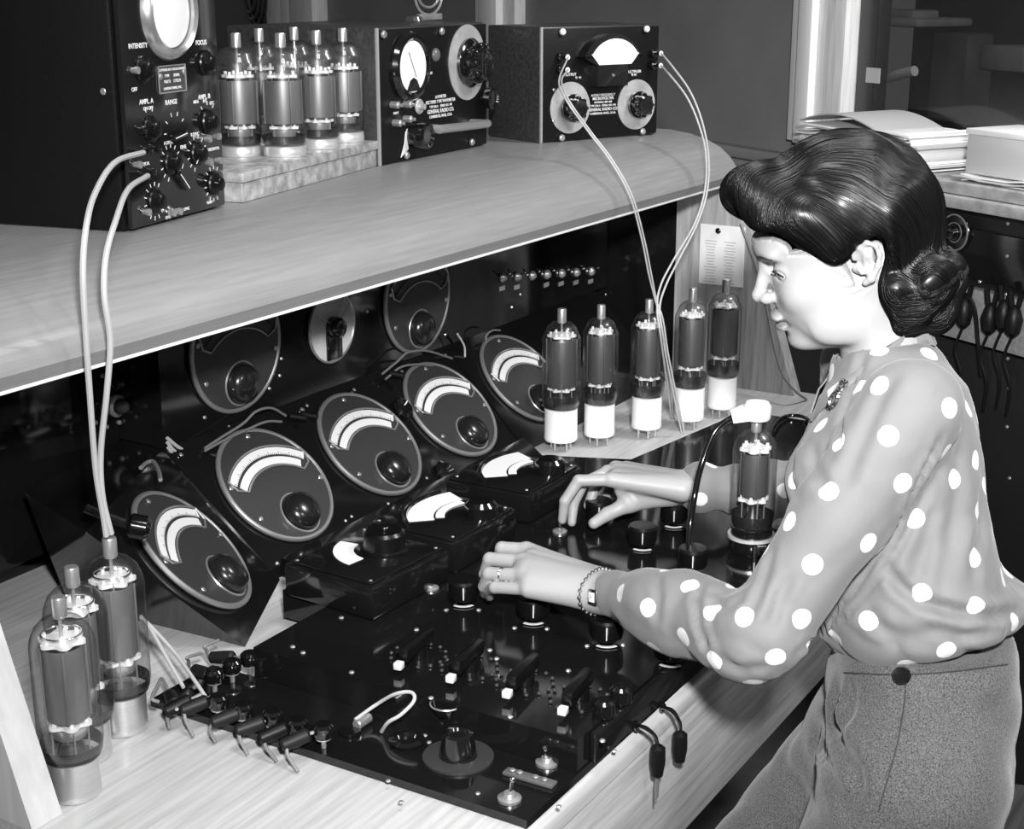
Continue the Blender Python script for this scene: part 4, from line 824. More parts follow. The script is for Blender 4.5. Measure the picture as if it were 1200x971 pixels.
def addc(G, a, b, ra, rb, k=.01):
    a = np.array(a); b = np.array(b); w = G.sub((a+b)/2, np.abs(b-a)/2+max(ra, rb)+k+.02); X, Y, Z = G.loc(w)
    G.v[w] = smin(G.v[w], cap_f(X, Y, Z, a, b, ra, rb), k)
def adde(G, c, r, k=.01, R=None):
    w = G.sub(c, max(r)+k+.02); X, Y, Z = G.loc(w); G.v[w] = smin(G.v[w], ell_f(X, Y, Z, c, r, R), k)
def sube(G, c, r, k=.01, R=None):
    w = G.sub(c, max(r)+k+.02); X, Y, Z = G.loc(w); G.v[w] = smax(G.v[w], -ell_f(X, Y, Z, c, r, R), k)
def subc(G, a, b, ra, rb, k=.01):
    a = np.array(a); b = np.array(b); w = G.sub((a+b)/2, np.abs(b-a)/2+max(ra, rb)+k+.02); X, Y, Z = G.loc(w)
    G.v[w] = smax(G.v[w], -cap_f(X, Y, Z, a, b, ra, rb), k)
def nets(G):
    v = G.v; s = v < 0; nx, ny, nz = v.shape
    acc = np.zeros((nx-1, ny-1, nz-1), np.int8)
    for i in (0, 1):
        for j in (0, 1):
            for k in (0, 1): acc += s[i:nx-1+i, j:ny-1+j, k:nz-1+k]
    act = (acc > 0) & (acc < 8); C = np.argwhere(act); idx = np.full(act.shape, -1, np.int32); idx[act] = np.arange(len(C))
    P = np.zeros((len(C), 3)); cnt = np.zeros(len(C))
    for ax in range(3):
        o = [a for a in range(3) if a != ax]
        for p in (0, 1):
            for q in (0, 1):
                d0 = np.zeros(3, int); d0[o[0]] = p; d0[o[1]] = q; d1 = d0.copy(); d1[ax] = 1
                A = C+d0; B = C+d1; va = v[A[:, 0], A[:, 1], A[:, 2]]; vb = v[B[:, 0], B[:, 1], B[:, 2]]
                m = (va < 0) != (vb < 0); t = np.where(m, va/(va-vb+1e-20), 0)
                pt = A.astype(float); pt[:, ax] += t; P[m] += pt[m]; cnt += m
    P = P/cnt[:, None]*G.h+G.lo
    F = []
    for ax in range(3):
        o = [(ax+1) % 3, (ax+2) % 3]
        sl0 = [slice(1, -1)]*3; sl0[ax] = slice(0, -1); sl1 = list(sl0); sl1[ax] = slice(1, None)
        a = s[tuple(sl0)]; b = s[tuple(sl1)]; m = a != b; E_ = np.argwhere(m); E_[:, o[0]] += 1; E_[:, o[1]] += 1
        flip = a[m]
        def g(p, q): e = E_.copy(); e[:, o[0]] -= p; e[:, o[1]] -= q; return idx[e[:, 0], e[:, 1], e[:, 2]]
        Q = np.stack([g(1, 1), g(0, 1), g(0, 0), g(1, 0)], 1); Q[~flip] = Q[~flip][:, ::-1]; F.append(Q)
    F = np.concatenate(F); F = F[(F >= 0).all(1)]
    return P, F
def mesh_from(P, F, name):
    me = bpy.data.meshes.new(name); me.vertices.add(len(P)); me.vertices.foreach_set('co', np.asarray(P, f4).ravel())
    me.loops.add(F.size); me.loops.foreach_set('vertex_index', F.astype(np.int32).ravel()); me.polygons.add(len(F))
    me.polygons.foreach_set('loop_start', np.arange(0, F.size, 4, dtype=np.int32)); me.polygons.foreach_set('loop_total', np.full(len(F), 4, np.int32))
    me.update(calc_edges=True); me.validate(); me.shade_smooth(); return me
def attr(me, name, a): x = me.attributes.new(name, 'FLOAT', 'POINT'); x.data.foreach_set('value', np.asarray(a, f4))
def relax(P, F, it=1, w=.5):
    for _ in range(it):
        s = np.zeros_like(P); c = np.zeros(len(P))
        for i in range(4):
            for j in ((i+1) % 4, (i+3) % 4): np.add.at(s, F[:, i], P[F[:, j]]); np.add.at(c, F[:, i], 1)
        P = P*(1-w)+w*s/np.maximum(c, 1)[:, None]
    return P
# ---- body frame
faz = math.radians(112); Fd = np.array([math.cos(faz), math.sin(faz), 0]); Ld = np.array([math.cos(faz+PI/2), math.sin(faz+PI/2), 0]); Zd = np.array([0, 0, 1.])
HO = at_w(1005, 318, 1.78); NB = at_w(1042, 432, 1.80)
hp_ = math.radians(14); haz = math.radians(119)
hf = np.array([math.cos(haz)*math.cos(hp_), math.sin(haz)*math.cos(hp_), -math.sin(hp_)]); hl = np.array([math.cos(haz+PI/2), math.sin(haz+PI/2), 0]); hu = np.cross(hf, hl)
HR = np.array([hf, hl, hu]); toL = lambda p: HR@(np.array(p)-HO); toW = lambda P: P@HR+HO
S_n = at_w(1068, 480, 1.645); S_f = NB-Ld*.155-Zd*.035+Fd*.02
E_n = at_w(893, 745, 1.64); W_n = at_z(704, 691, .115); E_f = at_w(988, 580, 2.26); W_f = at_z(806, 570, .12)
WC = at_w(1083, 765, 1.78); PV = at_w(1085, 850, 1.76)
# ---------------- head and neck (local frame)
G = Grid((-.11, -.10, -.20), (.14, .10, .155), .0019)
lv = np.array([.151, .148, .143, .135, .12, .10, .08, .055, .035, .015, 0, -.015, -.03, -.045, -.057, -.067, -.074, -.080, -.084])
af = np.array([.001, .026, .046, .066, .093, .108, .1135, .1145, .1085, .101, .1015, .104, .1035, .0955, .0895, .087, .081, .066, .02])
ab = np.array([.001, .030, .048, .062, .078, .088, .092, .094, .091, .085, .078, .064, .048, .030, .012, .0, -.012, -.025, -.02])
bb = np.array([.001, .022, .036, .048, .061, .069, .0725, .0735, .072, .0685, .0655, .0615, .057, .051, .043, .036, .029, .020, .004])
z1 = G.z[0, 0, :].astype(float)
def tab(a):
    zz = np.linspace(-.2, .155, 1421); t = np.interp(zz, lv[::-1], a[::-1]); k = np.ones(33)/33; t = np.convolve(np.pad(t, 16, 'edge'), k, 'valid'); return np.interp(z1, zz, t).astype(f4)[None, None, :]
AF, AB, BB = tab(af), tab(ab), tab(bb)
uc = (AF-AB)/2; au = np.maximum((AF+AB)/2, .001)
ex = (2.2-.34/(1+np.exp(-(G.x-uc-.005)/.012))/(1+np.exp((G.z-.045)/.008))).astype(f4); q = (np.abs((G.x-uc)/au)**ex+np.abs(G.y/np.maximum(BB, .001))**ex)**(1/ex)
dz_ = np.maximum(np.abs(G.z-.0335)-.1175, 0)
G.v[:] = np.maximum((q-1)*np.minimum(au, BB), dz_)
nb = toL(NB)
addc(G, (-.012, 0, -.005), nb+[.004, 0, .01], .046, .048, .018); addc(G, nb, nb+[-.01, 0, -.05], .048, .06, .02)
for s in (-1, 1):
    adde(G, (.098, .024*s, .049), (.010, .022, .006), .014)
    sube(G, (.114, .034*s, .033), (.017, .018, .010), .014)
    adde(G, (.066, .040*s, .0), (.025, .018, .020), .03)
    adde(G, (.034, .046*s, -.048), (.032, .012, .018), .03)
addc(G, (.1045, 0, .034), (.1165, 0, .002), .0055, .0078, .008); adde(G, (.1185, 0, -.001), (.0085, .0085, .0075), .005); addc(G, (.1185, 0, -.004), (.111, 0, -.011), .005, .0045, .004)
for s in (-1, 1):
    adde(G, (.1095, .0105*s, -.0045), (.0095, .0065, .0072), .004); sube(G, (.1135, .0055*s, -.0125), (.005, .0028, .003), .0015)
    adde(G, (.0835, .0310*s, .0280), (.0150, .0155, .0140), .004)
    sube(G, (.0970, .0370*s, .0240), (.0115, .0138, .0066), .0015)
adde(G, (.1030, 0, -.0305), (.0088, .021, .0058), .003); adde(G, (.0990, 0, -.0432), (.0083, .0175, .0062), .003)
for s in (-1, 1): subc(G, (.1115, 0, -.0370), (.0960, .0205*s, -.0375), .0014, .0008, .0012)
adde(G, (.0775, 0, -.0630), (.0140, .019, .012), .02)
sube(G, (.1035, 0, -.0535), (.008, .02, .004), .006)
for s in (1, -1):   # ears
    ch = [(.005, .070, .020), (.000, .076, .031), (-.011, .081, .037), (-.023, .083, .031), (-.027, .083, .018), (-.022, .081, .004), (-.010, .077, -.010), (.000, .073, -.015)]
    ch = [(x*.72+.004, y, z*.9+.0155) for x, y, z in ch]
    for (a, b), (r0, r1) in zip(zip(ch, ch[1:]), [(.0026, .0028), (.0028, .0028), (.0028, .0028), (.0028, .0028), (.0028, .0032), (.0032, .0046), (.0046, .004)]):
        addc(G, (a[0], a[1]*s, a[2]), (b[0], b[1]*s, b[2]), r0, r1, .003)
    addc(G, (-.004, .074*s, .038), (-.003, .073*s, .0155), .0075, .0062, .004); sube(G, (-.001, .0820*s, .0215), (.0060, .0055, .0085), .003); sube(G, (-.005, .0865*s, .039), (.006, .006, .005), .003)
    addc(G, (.0075, .071*s, .019), (.006, .073*s, .014), .0035, .0028, .004)
P, F = nets(G); P = relax(P, F, 1, .35); HP = P.copy(); HF = F
lipm = np.zeros(len(P)); u_, y_, v_ = P.T
lip = (u_ > .088) & (np.abs(y_) < .0235) & (v_ < -.0265-.004*(np.abs(y_)/.02)+.002*np.exp(-(y_/.004)**2)*-1) & (v_ > -.0495+.008*(np.abs(y_)/.022)**2)
d_l = np.minimum(-.0262-.0055*(np.abs(y_)/.0225)**2-v_, v_+.0493-.0085*(np.abs(y_)/.0225)**2); d_l = np.minimum(d_l, .0235-np.abs(y_)); d_l = np.where(u_ > .086, d_l, -1)
lipm = np.clip(d_l/.0015+.5, 0, 1)
# ---------------- hands
def px(x, y, z): return at_z(x, y, z)
def hand(W, E, mcp, pip, dip, tip, th, rads, lo, hi, side):
    G = Grid(lo, hi, .0016); d = (E-W)/np.linalg.norm(E-W)
    R0 = np.array([d, np.cross(Zd, d)/np.linalg.norm(np.cross(Zd, d)), [0, 0, 1]])
    addc(G, W+d*.12, W+d*.03, .034, .027, .01); addc(G, W+d*.03, W-d*.004, .0255, .0235, .012)
    for i in range(4):
        a = W-d*.006+(mcp[i]-np.mean(mcp, 0))*.42; addc(G, a, mcp[i], .0150, .0112, .014)
    for i in range(3):
        m_ = (mcp[i]+mcp[i+1])/2; a = W-d*.006+(m_-np.mean(mcp, 0))*.5; addc(G, a, m_+(W-m_)*.08, .0155, .0108, .016)
    cen = (W+np.mean(mcp, 0))/2
    addc(G, mcp[1]*.5+mcp[2]*.5+[0, 0, -.006], W+[0, 0, -.004], .013, .018, .014)
    for i in range(4):
        r = rads[i]
        w_ = [(mcp[i], pip[i], r*1.06, r), (pip[i], dip[i], r, r*.92), (dip[i], tip[i], r*.92, r*.74)]
        H = G.v*0+1.; 
        for a, b, ra, rb in w_:
            w2 = G.sub((a+b)/2, np.abs(b-a)/2+.03); X, Y, Z = G.loc(w2); H[w2] = smin(H[w2], cap_f(X, Y, Z, a, b, ra, rb).astype(f4), .002)
        G.v = smin(G.v, H, .0028)
    H = G.v*0+1.
    for (a, b), (ra, rb) in zip(zip(th, th[1:]), ((.0165, .0125), (.0120, .0102), (.0102, .0084))):
        w2 = G.sub((a+b)/2, np.abs(b-a)/2+.035); X, Y, Z = G.loc(w2); H[w2] = smin(H[w2], cap_f(X, Y, Z, a, b, ra, rb).astype(f4), .004)
    G.v = smin(G.v, H, .006)
    addc(G, th[0], th[0]*.4+th[1]*.3+mcp[0]*.3, .016, .012, .014)
    # web between thumb base and index knuckle
    addc(G, th[1], (th[1]+mcp[0])/2, .009, .008, .012)
    P, F = nets(G); return relax(P, F, 1, .4), F
A = np.array
mcp = [px(617, 644, .124), px(613, 658, .127), px(614, 674, .122), px(620, 690, .112)]
pip = [px(588, 642, .122), px(574, 655, .122), px(573, 672, .115), px(580, 688, .104)]
off = [A([.004, .008, -.024]), A([.004, .010, -.024]), A([.006, .011, -.022]), A([.014, .018, -.012])]
dip = [p+o for p, o in zip(pip, off)]; tip = [p+A([.013, .007, -.016]) for p in dip]
thn = [px(690, 680, .105)+A([0, .012, -.006]), px(662, 668, .088)+A([0, .012, 0]), px(632, 662, .070)+A([0, .01, 0]), px(606, 664, .066)]
HN = hand(W_n, E_n, mcp, pip, dip, tip, thn, [.0088, .0090, .0087, .0078], np.minimum(W_n, np.min(pip, 0))-[.06, .07, .09], np.maximum(W_n, np.max(pip, 0))+[.06, .05, .05], 1)
RINGF = (mcp[2], pip[2])
mcp = [px(716, 562, .136), px(712, 553, .132), px(721, 548, .122), px(734, 548, .110)]
pip = [px(678, 563, .134), px(683, 566, .120), px(697, 571, .100), px(714, 574, .086)]
dip = [px(662, 587, .104), px(672, 590, .088), px(690, 592, .074), px(708, 588, .066)]
tip = [px(659, 609, .074), px(670, 612, .062), px(702, 594, .068), px(720, 588, .064)]
thf = [px(786, 578, .108), px(738, 590, .096), px(712, 602, .083), px(696, 613, .073)]
HFR = hand(W_f, E_f, mcp, pip, dip, tip, thf, [.0088, .0088, .0084, .0076], np.minimum(W_f, np.min(tip, 0))-[.07, .07, .07], np.maximum(W_f, np.max(mcp, 0))+[.10, .08, .06], -1)
NAIL = [(thf[3], thf[2], .0084), (tip[0], dip[0], .0066)]
# ---------------- coarse body inside the clothes
FZf = FZ
hipn, hipf = PV+Ld*.088, PV-Ld*.088
kn_n = hipn+Fd*.17-Zd*.40; kn_f = hipf+Fd*.23-Zd*.36
ft_n = A([kn_n[0], kn_n[1], 0])-Fd*.10; ft_n[2] = FZ+.075; ft_f = A([kn_f[0], kn_f[1], 0])-Fd*.03; ft_f[2] = FZ+.075
G = Grid(np.min([ft_n, ft_f, E_n, W_n], 0)-[.15, .3, .02], np.max([NB, E_f, kn_f, W_f], 0)+[.2, .25, .0], .011)
addc(G, PV, WC, .066, .066, .04); addc(G, WC, NB-Zd*.12, .072, .09, .04); addc(G, NB-Zd*.12, NB, .09, .05, .04)
addc(G, S_n-Zd*.02, S_f-Zd*.02, .045, .045, .03)
for a, b, c in ((S_n-Zd*.01, E_n, W_n), (S_f-Zd*.01, E_f, W_f)): addc(G, a, b, .044, .036, .02); addc(G, b, c+(b-c)*.2, .036, .029, .02)
for h_, k_, f_ in ((hipn, kn_n, ft_n), (hipf, kn_f, ft_f)): addc(G, h_, k_, .060, .050, .03); addc(G, k_, f_, .052, .035, .02)
BP_, BF_ = nets(G)
VP = [toW(HP), HN[0], HFR[0], BP_]; VF = [HF, HN[1], HFR[1], BF_]; o_ = 0; FF = []
for p, f in zip(VP, VF): FF.append(f+o_); o_ += len(p)
me = mesh_from(np.concatenate(VP), np.concatenate(FF), 'body'); la = np.zeros(len(me.vertices)); la[:len(lipm)] = lipm; attr(me, 'lip', la)
skm = bpy.data.materials.new('skin'); skm.use_nodes = True; nt = skm.node_tree; b = nt.nodes['Principled BSDF']
an = nt.nodes.new('ShaderNodeAttribute'); an.attribute_name = 'lip'; mx = nt.nodes.new('ShaderNodeMix'); mx.data_type = 'RGBA'; mx.inputs[6].default_value = (.34, .34, .34, 1); mx.inputs[7].default_value = (.17, .17, .17, 1)
nt.links.new(an.outputs['Fac'], mx.inputs[0]); nt.links.new(mx.outputs[2], b.inputs['Base Color']); b.inputs['Roughness'].default_value = .48
b.inputs['Subsurface Weight'].default_value = .25; b.inputs['Subsurface Radius'].default_value = (.006, .006, .006); b.inputs['Subsurface Scale'].default_value = 1
per = thing('person', 'woman in polka-dot blouse and tweed trousers, leaning over the console with both hands', 'person', (float(PV[0]), float(PV[1]), FZ))
body = obj('body', me, skm, per)
def LB(fn):    # local head-frame part
    return frame(tuple(HO), hf, hu)
HM = Matrix(((hf[0], hl[0], hu[0], HO[0]), (hf[1], hl[1], hu[1], HO[1]), (hf[2], hl[2], hu[2], HO[2]), (0, 0, 0, 1)))
eyew = mat('eye_white', .42, .12, 0, .5); iris = mat('iris', .03, .1, 0, 1); hairm = None
for s in (1, -1):
    c = HM @ T(.0835, .0310*s, .0275) @ Matrix.Rotation(math.radians(22), 4, 'Y') @ Matrix.Rotation(PI/2, 4, 'Y')
    e = obj('eye', MB().ball(.0132, (0, 0, 0), c, 24), eyew, per); obj('iris', MB().lathe([(.0074, .0111), (.0052, .0123), (0, .0133)], c, 20), iris, e)
    lash = [(.0985, .0235*s, .0270), (.1005, .0300*s, .0292), (.0975, .0385*s, .0287), (.0900, .0465*s, .0235)]
    obj('eyelash', MB().tube([HM @ Vector((p[0]-.0002, p[1], p[2]+.0008)) for p in lash], [.0004, .0010, .0012, .0006], 6, 5), mat('lash_dark', .02, .5), e)
hs = bpy.data.materials.new('hair_dark'); hs.use_nodes = True; nt = hs.node_tree; b = nt.nodes['Principled BSDF']
b.inputs['Base Color'].default_value = (.004, .004, .004, 1); b.inputs['Specular IOR Level'].default_value = .38; b.inputs['Roughness'].default_value = .34; b.inputs['Anisotropic'].default_value = .6
# brows: short hair cards laid on the face
bv = BVHTree.FromPolygons([tuple(p) for p in HP], [tuple(int(i) for i in f) for f in HF])
bm_ = MB()
for s in (1, -1):
    for i in range(90):
        f = i/89; y = (.012+.034*f)*s; v = .0450+.007*math.sin(f*2.2)-.004*f+rng.uniform(-.0016, .0016)*(1-f*.6)
        h = bv.ray_cast(Vector((.2, y, v)), Vector((-1, 0, 0)))
        if h[0]:
            p = h[0]+h[1]*.0004; bm_.tube([p, p+Vector((-.0012, .0045*s, .0006))+h[1]*.0004], [.0008, .0002], 4, 1)
for v in bm_.bm.verts: v.co = HM @ v.co
obj('eyebrows', bm_, hs, per)
# ---------------- hair (head frame)
G = Grid((-.165, -.125, -.125), (.17, .125, .195), .0034)
def pl_(x, y): dx, dy = x-1005, y-318; return ((-dx*.970+dy*.242)/993, (-dx*.242-dy*.970)/993)
adde(G, (.006, 0, .074), (.100, .086, .094), .02)
adde(G, (-.030, 0, .055), (.068, .082, .083), .03)
# front rolls: near pompadour sweep and far curl
addc(G, (.088, .020, .112), (.060, .060, .086), .034, .033, .022); addc(G, (.060, .060, .086), (.030, .078, .044), .031, .020, .02)
addc(G, (.108, -.022, .119), (.084, -.058, .095), .029, .028, .014); addc(G, (.084, -.058, .095), (.035, -.078, .045), .026, .02, .02)
adde(G, (.096, .006, .134), (.030, .030, .022), .016)
adde(G, (.078, .046, .088), (.026, .024, .020), .02)
# back mass and rolled curls at the nape
addc(G, (-.048, 0, .060), (-.052, 0, .005), .050, .042, .03)
for (x, y), yy_, r in (((1052, 345), .040, .037), ((1052, 345), -.040, .037), ((1085, 352), .022, .034), ((1085, 352), -.022, .034), ((1098, 320), .020, .030), ((1098, 320), -.02, .030), ((1070, 318), .050, .034), ((1070, 318), -.05, .034), ((1100, 362), .0, .024), ((1040, 325), .058, .026), ((1060, 366), .03, .026)):
    u, v = pl_(x, y); adde(G, (u, yy_, v), (r, r*1.15, r), .008)
# parting between front sweep and back, and waves
subc(G, (.045, .098, .150), (-.012, .104, .045), .010, .008, .014); subc(G, (.096, -.004, .160), (.120, .000, .085), .006, .004, .012)
poly = [pl_(x, y) for x, y in ((700, 262), (840, 270), (876, 271), (903, 271), (921, 281), (936, 292), (947, 304), (958, 311), (972, 313), (986, 300), (1000, 283), (1012, 272), (1024, 280), (1028, 300), (1020, 330), (1024, 350), (1040, 374), (1050, 420), (1050, 700), (700, 700))]
U, V = np.meshgrid(G.x[:, 0, 0], G.z[0, 0, :], indexing='ij'); sd = np.full(U.shape, 9.); ins = np.zeros(U.shape, bool)
for (x0, y0), (x1, y1) in zip(poly, poly[1:]+poly[:1]):
    dx, dy = x1-x0, y1-y0; t = np.clip(((U-x0)*dx+(V-y0)*dy)/(dx*dx+dy*dy), 0, 1); sd = np.minimum(sd, np.hypot(U-x0-t*dx, V-y0-t*dy))
    c = ((y0 > V) != (y1 > V)) & (U < (x1-x0)*(V-y0)/((y1-y0)+1e-12)+x0); ins ^= c
sd = np.where(ins, sd, -sd).astype(f4)
for j_, yv in enumerate(G.y[0, :, 0]):
    zz_ = G.z[0, 0, :]; zs2 = np.clip((zz_-.18*abs(yv)-zz_[0])/G.h, 0, len(zz_)-1.001); i0 = zs2.astype(int); fr_ = (zs2-i0).astype(f4)
    sdj = sd[:, i0]*(1-fr_)+sd[:, i0+1]*fr_; xw = np.clip((G.x[:, 0, 0]+.01)/.02, 0, 1)*np.clip((.10-G.x[:, 0, 0])/.02, 0, 1); G.v[:, j_, :] += (.013*np.exp(-np.maximum(-sdj, 0)/.011)*xw[:, None]).astype(f4)
    G.v[:, j_, :] = smax(G.v[:, j_, :], sdj, .006)
wv_ = .0022*np.sin(G.x*95+G.z*40+3*np.sin(G.y*40))*np.ones_like(G.v); G.v = G.v+np.where(G.x < -.03, wv_*1.3, wv_*.25).astype(f4)
P, F = nets(G); P = relax(P, F, 2, .5); me = mesh_from(P, F, 'hair'); nrm = np.zeros((len(P), 3), f4); me.vertices.foreach_get('co', np.zeros(len(P)*3, f4)); me.vertex_normals.foreach_get('vector', nrm.ravel()) if False else None
nn_ = np.array([v.normal[:] for v in me.vertices])
bvh = BVHTree.FromPolygons([tuple(p) for p in P], [tuple(int(i) for i in f) for f in F])
sb = MB()
ids = rng.choice(len(P), 8000, replace=False)
def sdir(p, n):
    d = np.cross(n, [0, 1, 0])*(-1); w = np.linalg.norm(d)
    if p[0] < .02 and p[2] > -.02: d0 = np.array([-.62, 0, -.78])
    elif p[0] >= .02: d0 = np.array([-.35, .0, -.9])
    else: d0 = np.array([-.9, 0, .1])
    if d@d0 < 0 and p[0] < .05: d = -d
    d = d*w+d0*(1-w)*1.2+.15*np.array([math.sin(60*p[2]), 0, math.sin(50*p[0])]); d -= n*(d@n); return d/(np.linalg.norm(d)+1e-9)
vl, fl_ = [], []
for i in ids:
    p = P[i]; n = nn_[i]
    if p[2] < -.10 or (abs(p[1]) < .0 and 1): continue
    pts = []; 
    for k in range(11):
        pts.append((p+n*.0006, n)); d = sdir(p, n); p2 = p+d*.0062; h = bvh.find_nearest(Vector(p2))
        if h[0] is None: break
        p = np.array(h[0]); n2 = np.array(h[1]); n = n2 if n2@n > 0 else n
    if len(pts) < 6: continue
    wd = rng.uniform(.0002, .00048); base = len(vl)
    for k, (q_, n_) in enumerate(pts):
        d = (pts[min(k+1, len(pts)-1)][0]-pts[max(k-1, 0)][0]); s_ = np.cross(d, n_); s_ /= np.linalg.norm(s_)+1e-9; ww = wd*math.sin(PI*(k+.35)/(len(pts)+.0)); lift = .0013*math.sin(PI*(k+.5)/len(pts))
        vl += [q_+s_*ww, q_-s_*ww, q_+n_*(lift*.8+.0004)]
    for k in range(len(pts)-1):
        a = base+3*k; fl_ += [(a, a+3, a+5, a+2), (a+2, a+5, a+4, a+1), (a+1, a+4, a+3, a)]
me2 = mesh_from(np.array(vl), np.array(fl_), 'hair_strands')
for m_ in (me, me2): m_.transform(HM)
nt = hs.node_tree; tc = nt.nodes.new('ShaderNodeTexCoord')
hob = obj('hair', me, hs, per); obj('strands', me2, hs, hob)['kind'] = 'stuff'
# ---------------- blouse
G = Grid(np.min([W_n, E_n, WC-Ld*0], 0)-[.12, .23, .13], np.max([W_f, NB, E_f], 0)+[.12, .12, .06], .0048)
ax_ = (NB-WC); AL = np.linalg.norm(ax_); ax_ /= AL; fw_ = Fd-ax_*(Fd@ax_); fw_ /= np.linalg.norm(fw_); lf_ = np.cross(ax_, fw_)
X, Y, Z = G.x-WC[0], G.y-WC[1], G.z-WC[2]
t = ((X*ax_[0]+Y*ax_[1]+Z*ax_[2])/AL).astype(f4); a = (X*fw_[0]+Y*fw_[1]+Z*fw_[2]).astype(f4); l = (X*lf_[0]+Y*lf_[1]+Z*lf_[2]).astype(f4)
tv = [-.16, -.08, 0, .07, .15, .3, .5, .65, .8, .9, 1.0, 1.1]
dv = [.086, .090, .098, .108, .112, .106, .104, .108, .098, .084, .066, .055]; wv2 = [.12, .122, .130, .142, .148, .146, .148, .150, .152, .140, .088, .062]; ov = [0, 0, 0, .004, .008, .010, .014, .016, .008, .0, .0, 0]
D_, W2, O_ = (np.interp(t, tv, z_).astype(f4) for z_ in (dv, wv2, ov))
q = (np.abs((a-O_)/D_)**2.3+np.abs(l/W2)**2.3)**(1/2.3)
# hem: slanting lower edge of the blouse
hem = (.005-t+.9*(-a)*.35)*AL
G.v[:] = np.maximum((q-1)*np.minimum(D_, W2), np.maximum((t-1.07)*AL, hem)); G.v = smax((q-1)*np.minimum(D_, W2), np.maximum((t-1.07)*AL, hem), .02)
adde(G, at_w(1172, 700, 1.76), (.036, .05, .022), .03); adde(G, WC+Fd*.070+Zd*.045, (.045, .06, .03), .03)
for s in (1, -1): adde(G, WC+ax_*AL*.62+fw_*.085+lf_*s*.065, (.05, .05, .055), .04)
def sleeve(S_, E_, W_, far):
    d1 = (E_-S_)/np.linalg.norm(E_-S_); L1 = np.linalg.norm(E_-S_); d2 = (W_-E_)/np.linalg.norm(W_-E_); L2 = np.linalg.norm(W_-E_)
    r = .94 if far else 1.
    addc(G, S_, S_+d1*L1*.5, .058*r, .050*r, .016); addc(G, S_+d1*L1*.5, E_, .050*r, .045*r, .02)
    addc(G, E_, E_+d2*L2*.45, .045*r, .049*r, .02); addc(G, E_+d2*L2*.45, E_+d2*L2*.70, .049*r, .042*r, .016); addc(G, E_+d2*L2*.70, E_+d2*L2*.79, .042*r, .031, .010)
    addc(G, E_+d2*L2*.78, E_+d2*L2*.905, .0305, .040 if far else .0300, .002)
    return d1, L1, d2, L2
d1, L1, d2, L2 = sleeve(S_n, E_n, W_n, 0); fd1, fL1, fd2, fL2 = sleeve(S_f, E_f, W_f, 1)
adde(G, E_n-Zd*.012+d2*.03, (.046, .045, .038), .03); adde(G, E_n+d2*L2*.58-Zd*.010, (.042, .038, .032), .02); adde(G, E_n+d2*L2*.52+Zd*.016+Fd*.02, (.036, .036, .026), .02)
adde(G, E_f+fd2*fL2*.45-Zd*.018, (.06, .045, .045), .02)
# folds
def ridge(k, dr, w1, ph): s_ = G.x*dr[0]+G.y*dr[1]+G.z*dr[2]; return np.abs(np.sin(k*s_+w1*np.sin(G.x*17+ph)+w1*.7*np.sin(G.z*23+ph*2)+.5*np.sin(G.y*31)))
sd1 = (d1+np.cross(d1, Ld)*.6); sd2 = d2+Zd*.5
gx = (1-ridge(34, sd1, 1.6, .3))**3+(1-ridge(26, np.array([.5, -.3, .9]), 2.2, 1.7))**3*.9+(1-ridge(45, sd2, 1.2, 2.9))**3*.8
nearE = np.exp(-(((G.x-E_n[0])**2+(G.y-E_n[1])**2+(G.z-E_n[2])**2)/.13**2)); nearF = np.exp(-(((G.x-E_f[0])**2+(G.y-E_f[1])**2+(G.z-E_f[2])**2)/.16**2)); nearW = np.exp(-(((G.x-WC[0])**2+(G.y-WC[1])**2+(G.z-WC[2]-.03)**2)/.13**2))
amp = .0014+.0036*np.clip(nearE*.8+nearF+nearW, 0, 1)
# no folds on the cuffs
for W_, dd in ((W_n, d2), (W_f, fd2)):
    tt = (G.x-W_[0])*dd[0]+(G.y-W_[1])*dd[1]+(G.z-W_[2])*dd[2]; dist = np.sqrt((G.x-W_[0])**2+(G.y-W_[1])**2+(G.z-W_[2])**2)
    LL = L2 if W_ is W_n else fL2
    amp = np.where((tt > -.235*LL) & (dist < .25*LL), 0, amp)
    # gathers next to the cuff
    e1 = np.cross(dd, Zd); e1 /= np.linalg.norm(e1); e2 = np.cross(dd, e1)
    ang = np.arctan2((G.x-W_[0])*e2[0]+(G.y-W_[1])*e2[1]+(G.z-W_[2])*e2[2], (G.x-W_[0])*e1[0]+(G.y-W_[1])*e1[1]+(G.z-W_[2])*e1[2])
    G.v = G.v+(.0026*np.abs(np.sin(ang*7.5))*np.exp(-((tt+.27*LL)/.03)**2)*(dist < .15)).astype(f4)
G.v = (G.v+(gx*amp).astype(f4)).astype(f4)
# turned-down collar: low at the front, high at the nape
Cc = at_w(1030, 414, 1.80); A1 = (at_w(985, 446, 1.80)-at_w(1072, 384, 1.80))/2; A2 = Ld*.056
addc(G, NB-Zd*.05, Cc-Zd*.02, .085, .050, .03)
for i in range(40):
    th0 = 2*PI*i/40+.12
    if abs(((th0+PI) % (2*PI))-PI) < .20: continue
    cdir = A1*math.cos(th0)+A2*math.sin(th0); up_ = Cc+cdir*1.02; dn_ = Cc+cdir*1.42-Zd*.026-A1*.05
    addc(G, up_, dn_, .0042, .0038, .003)
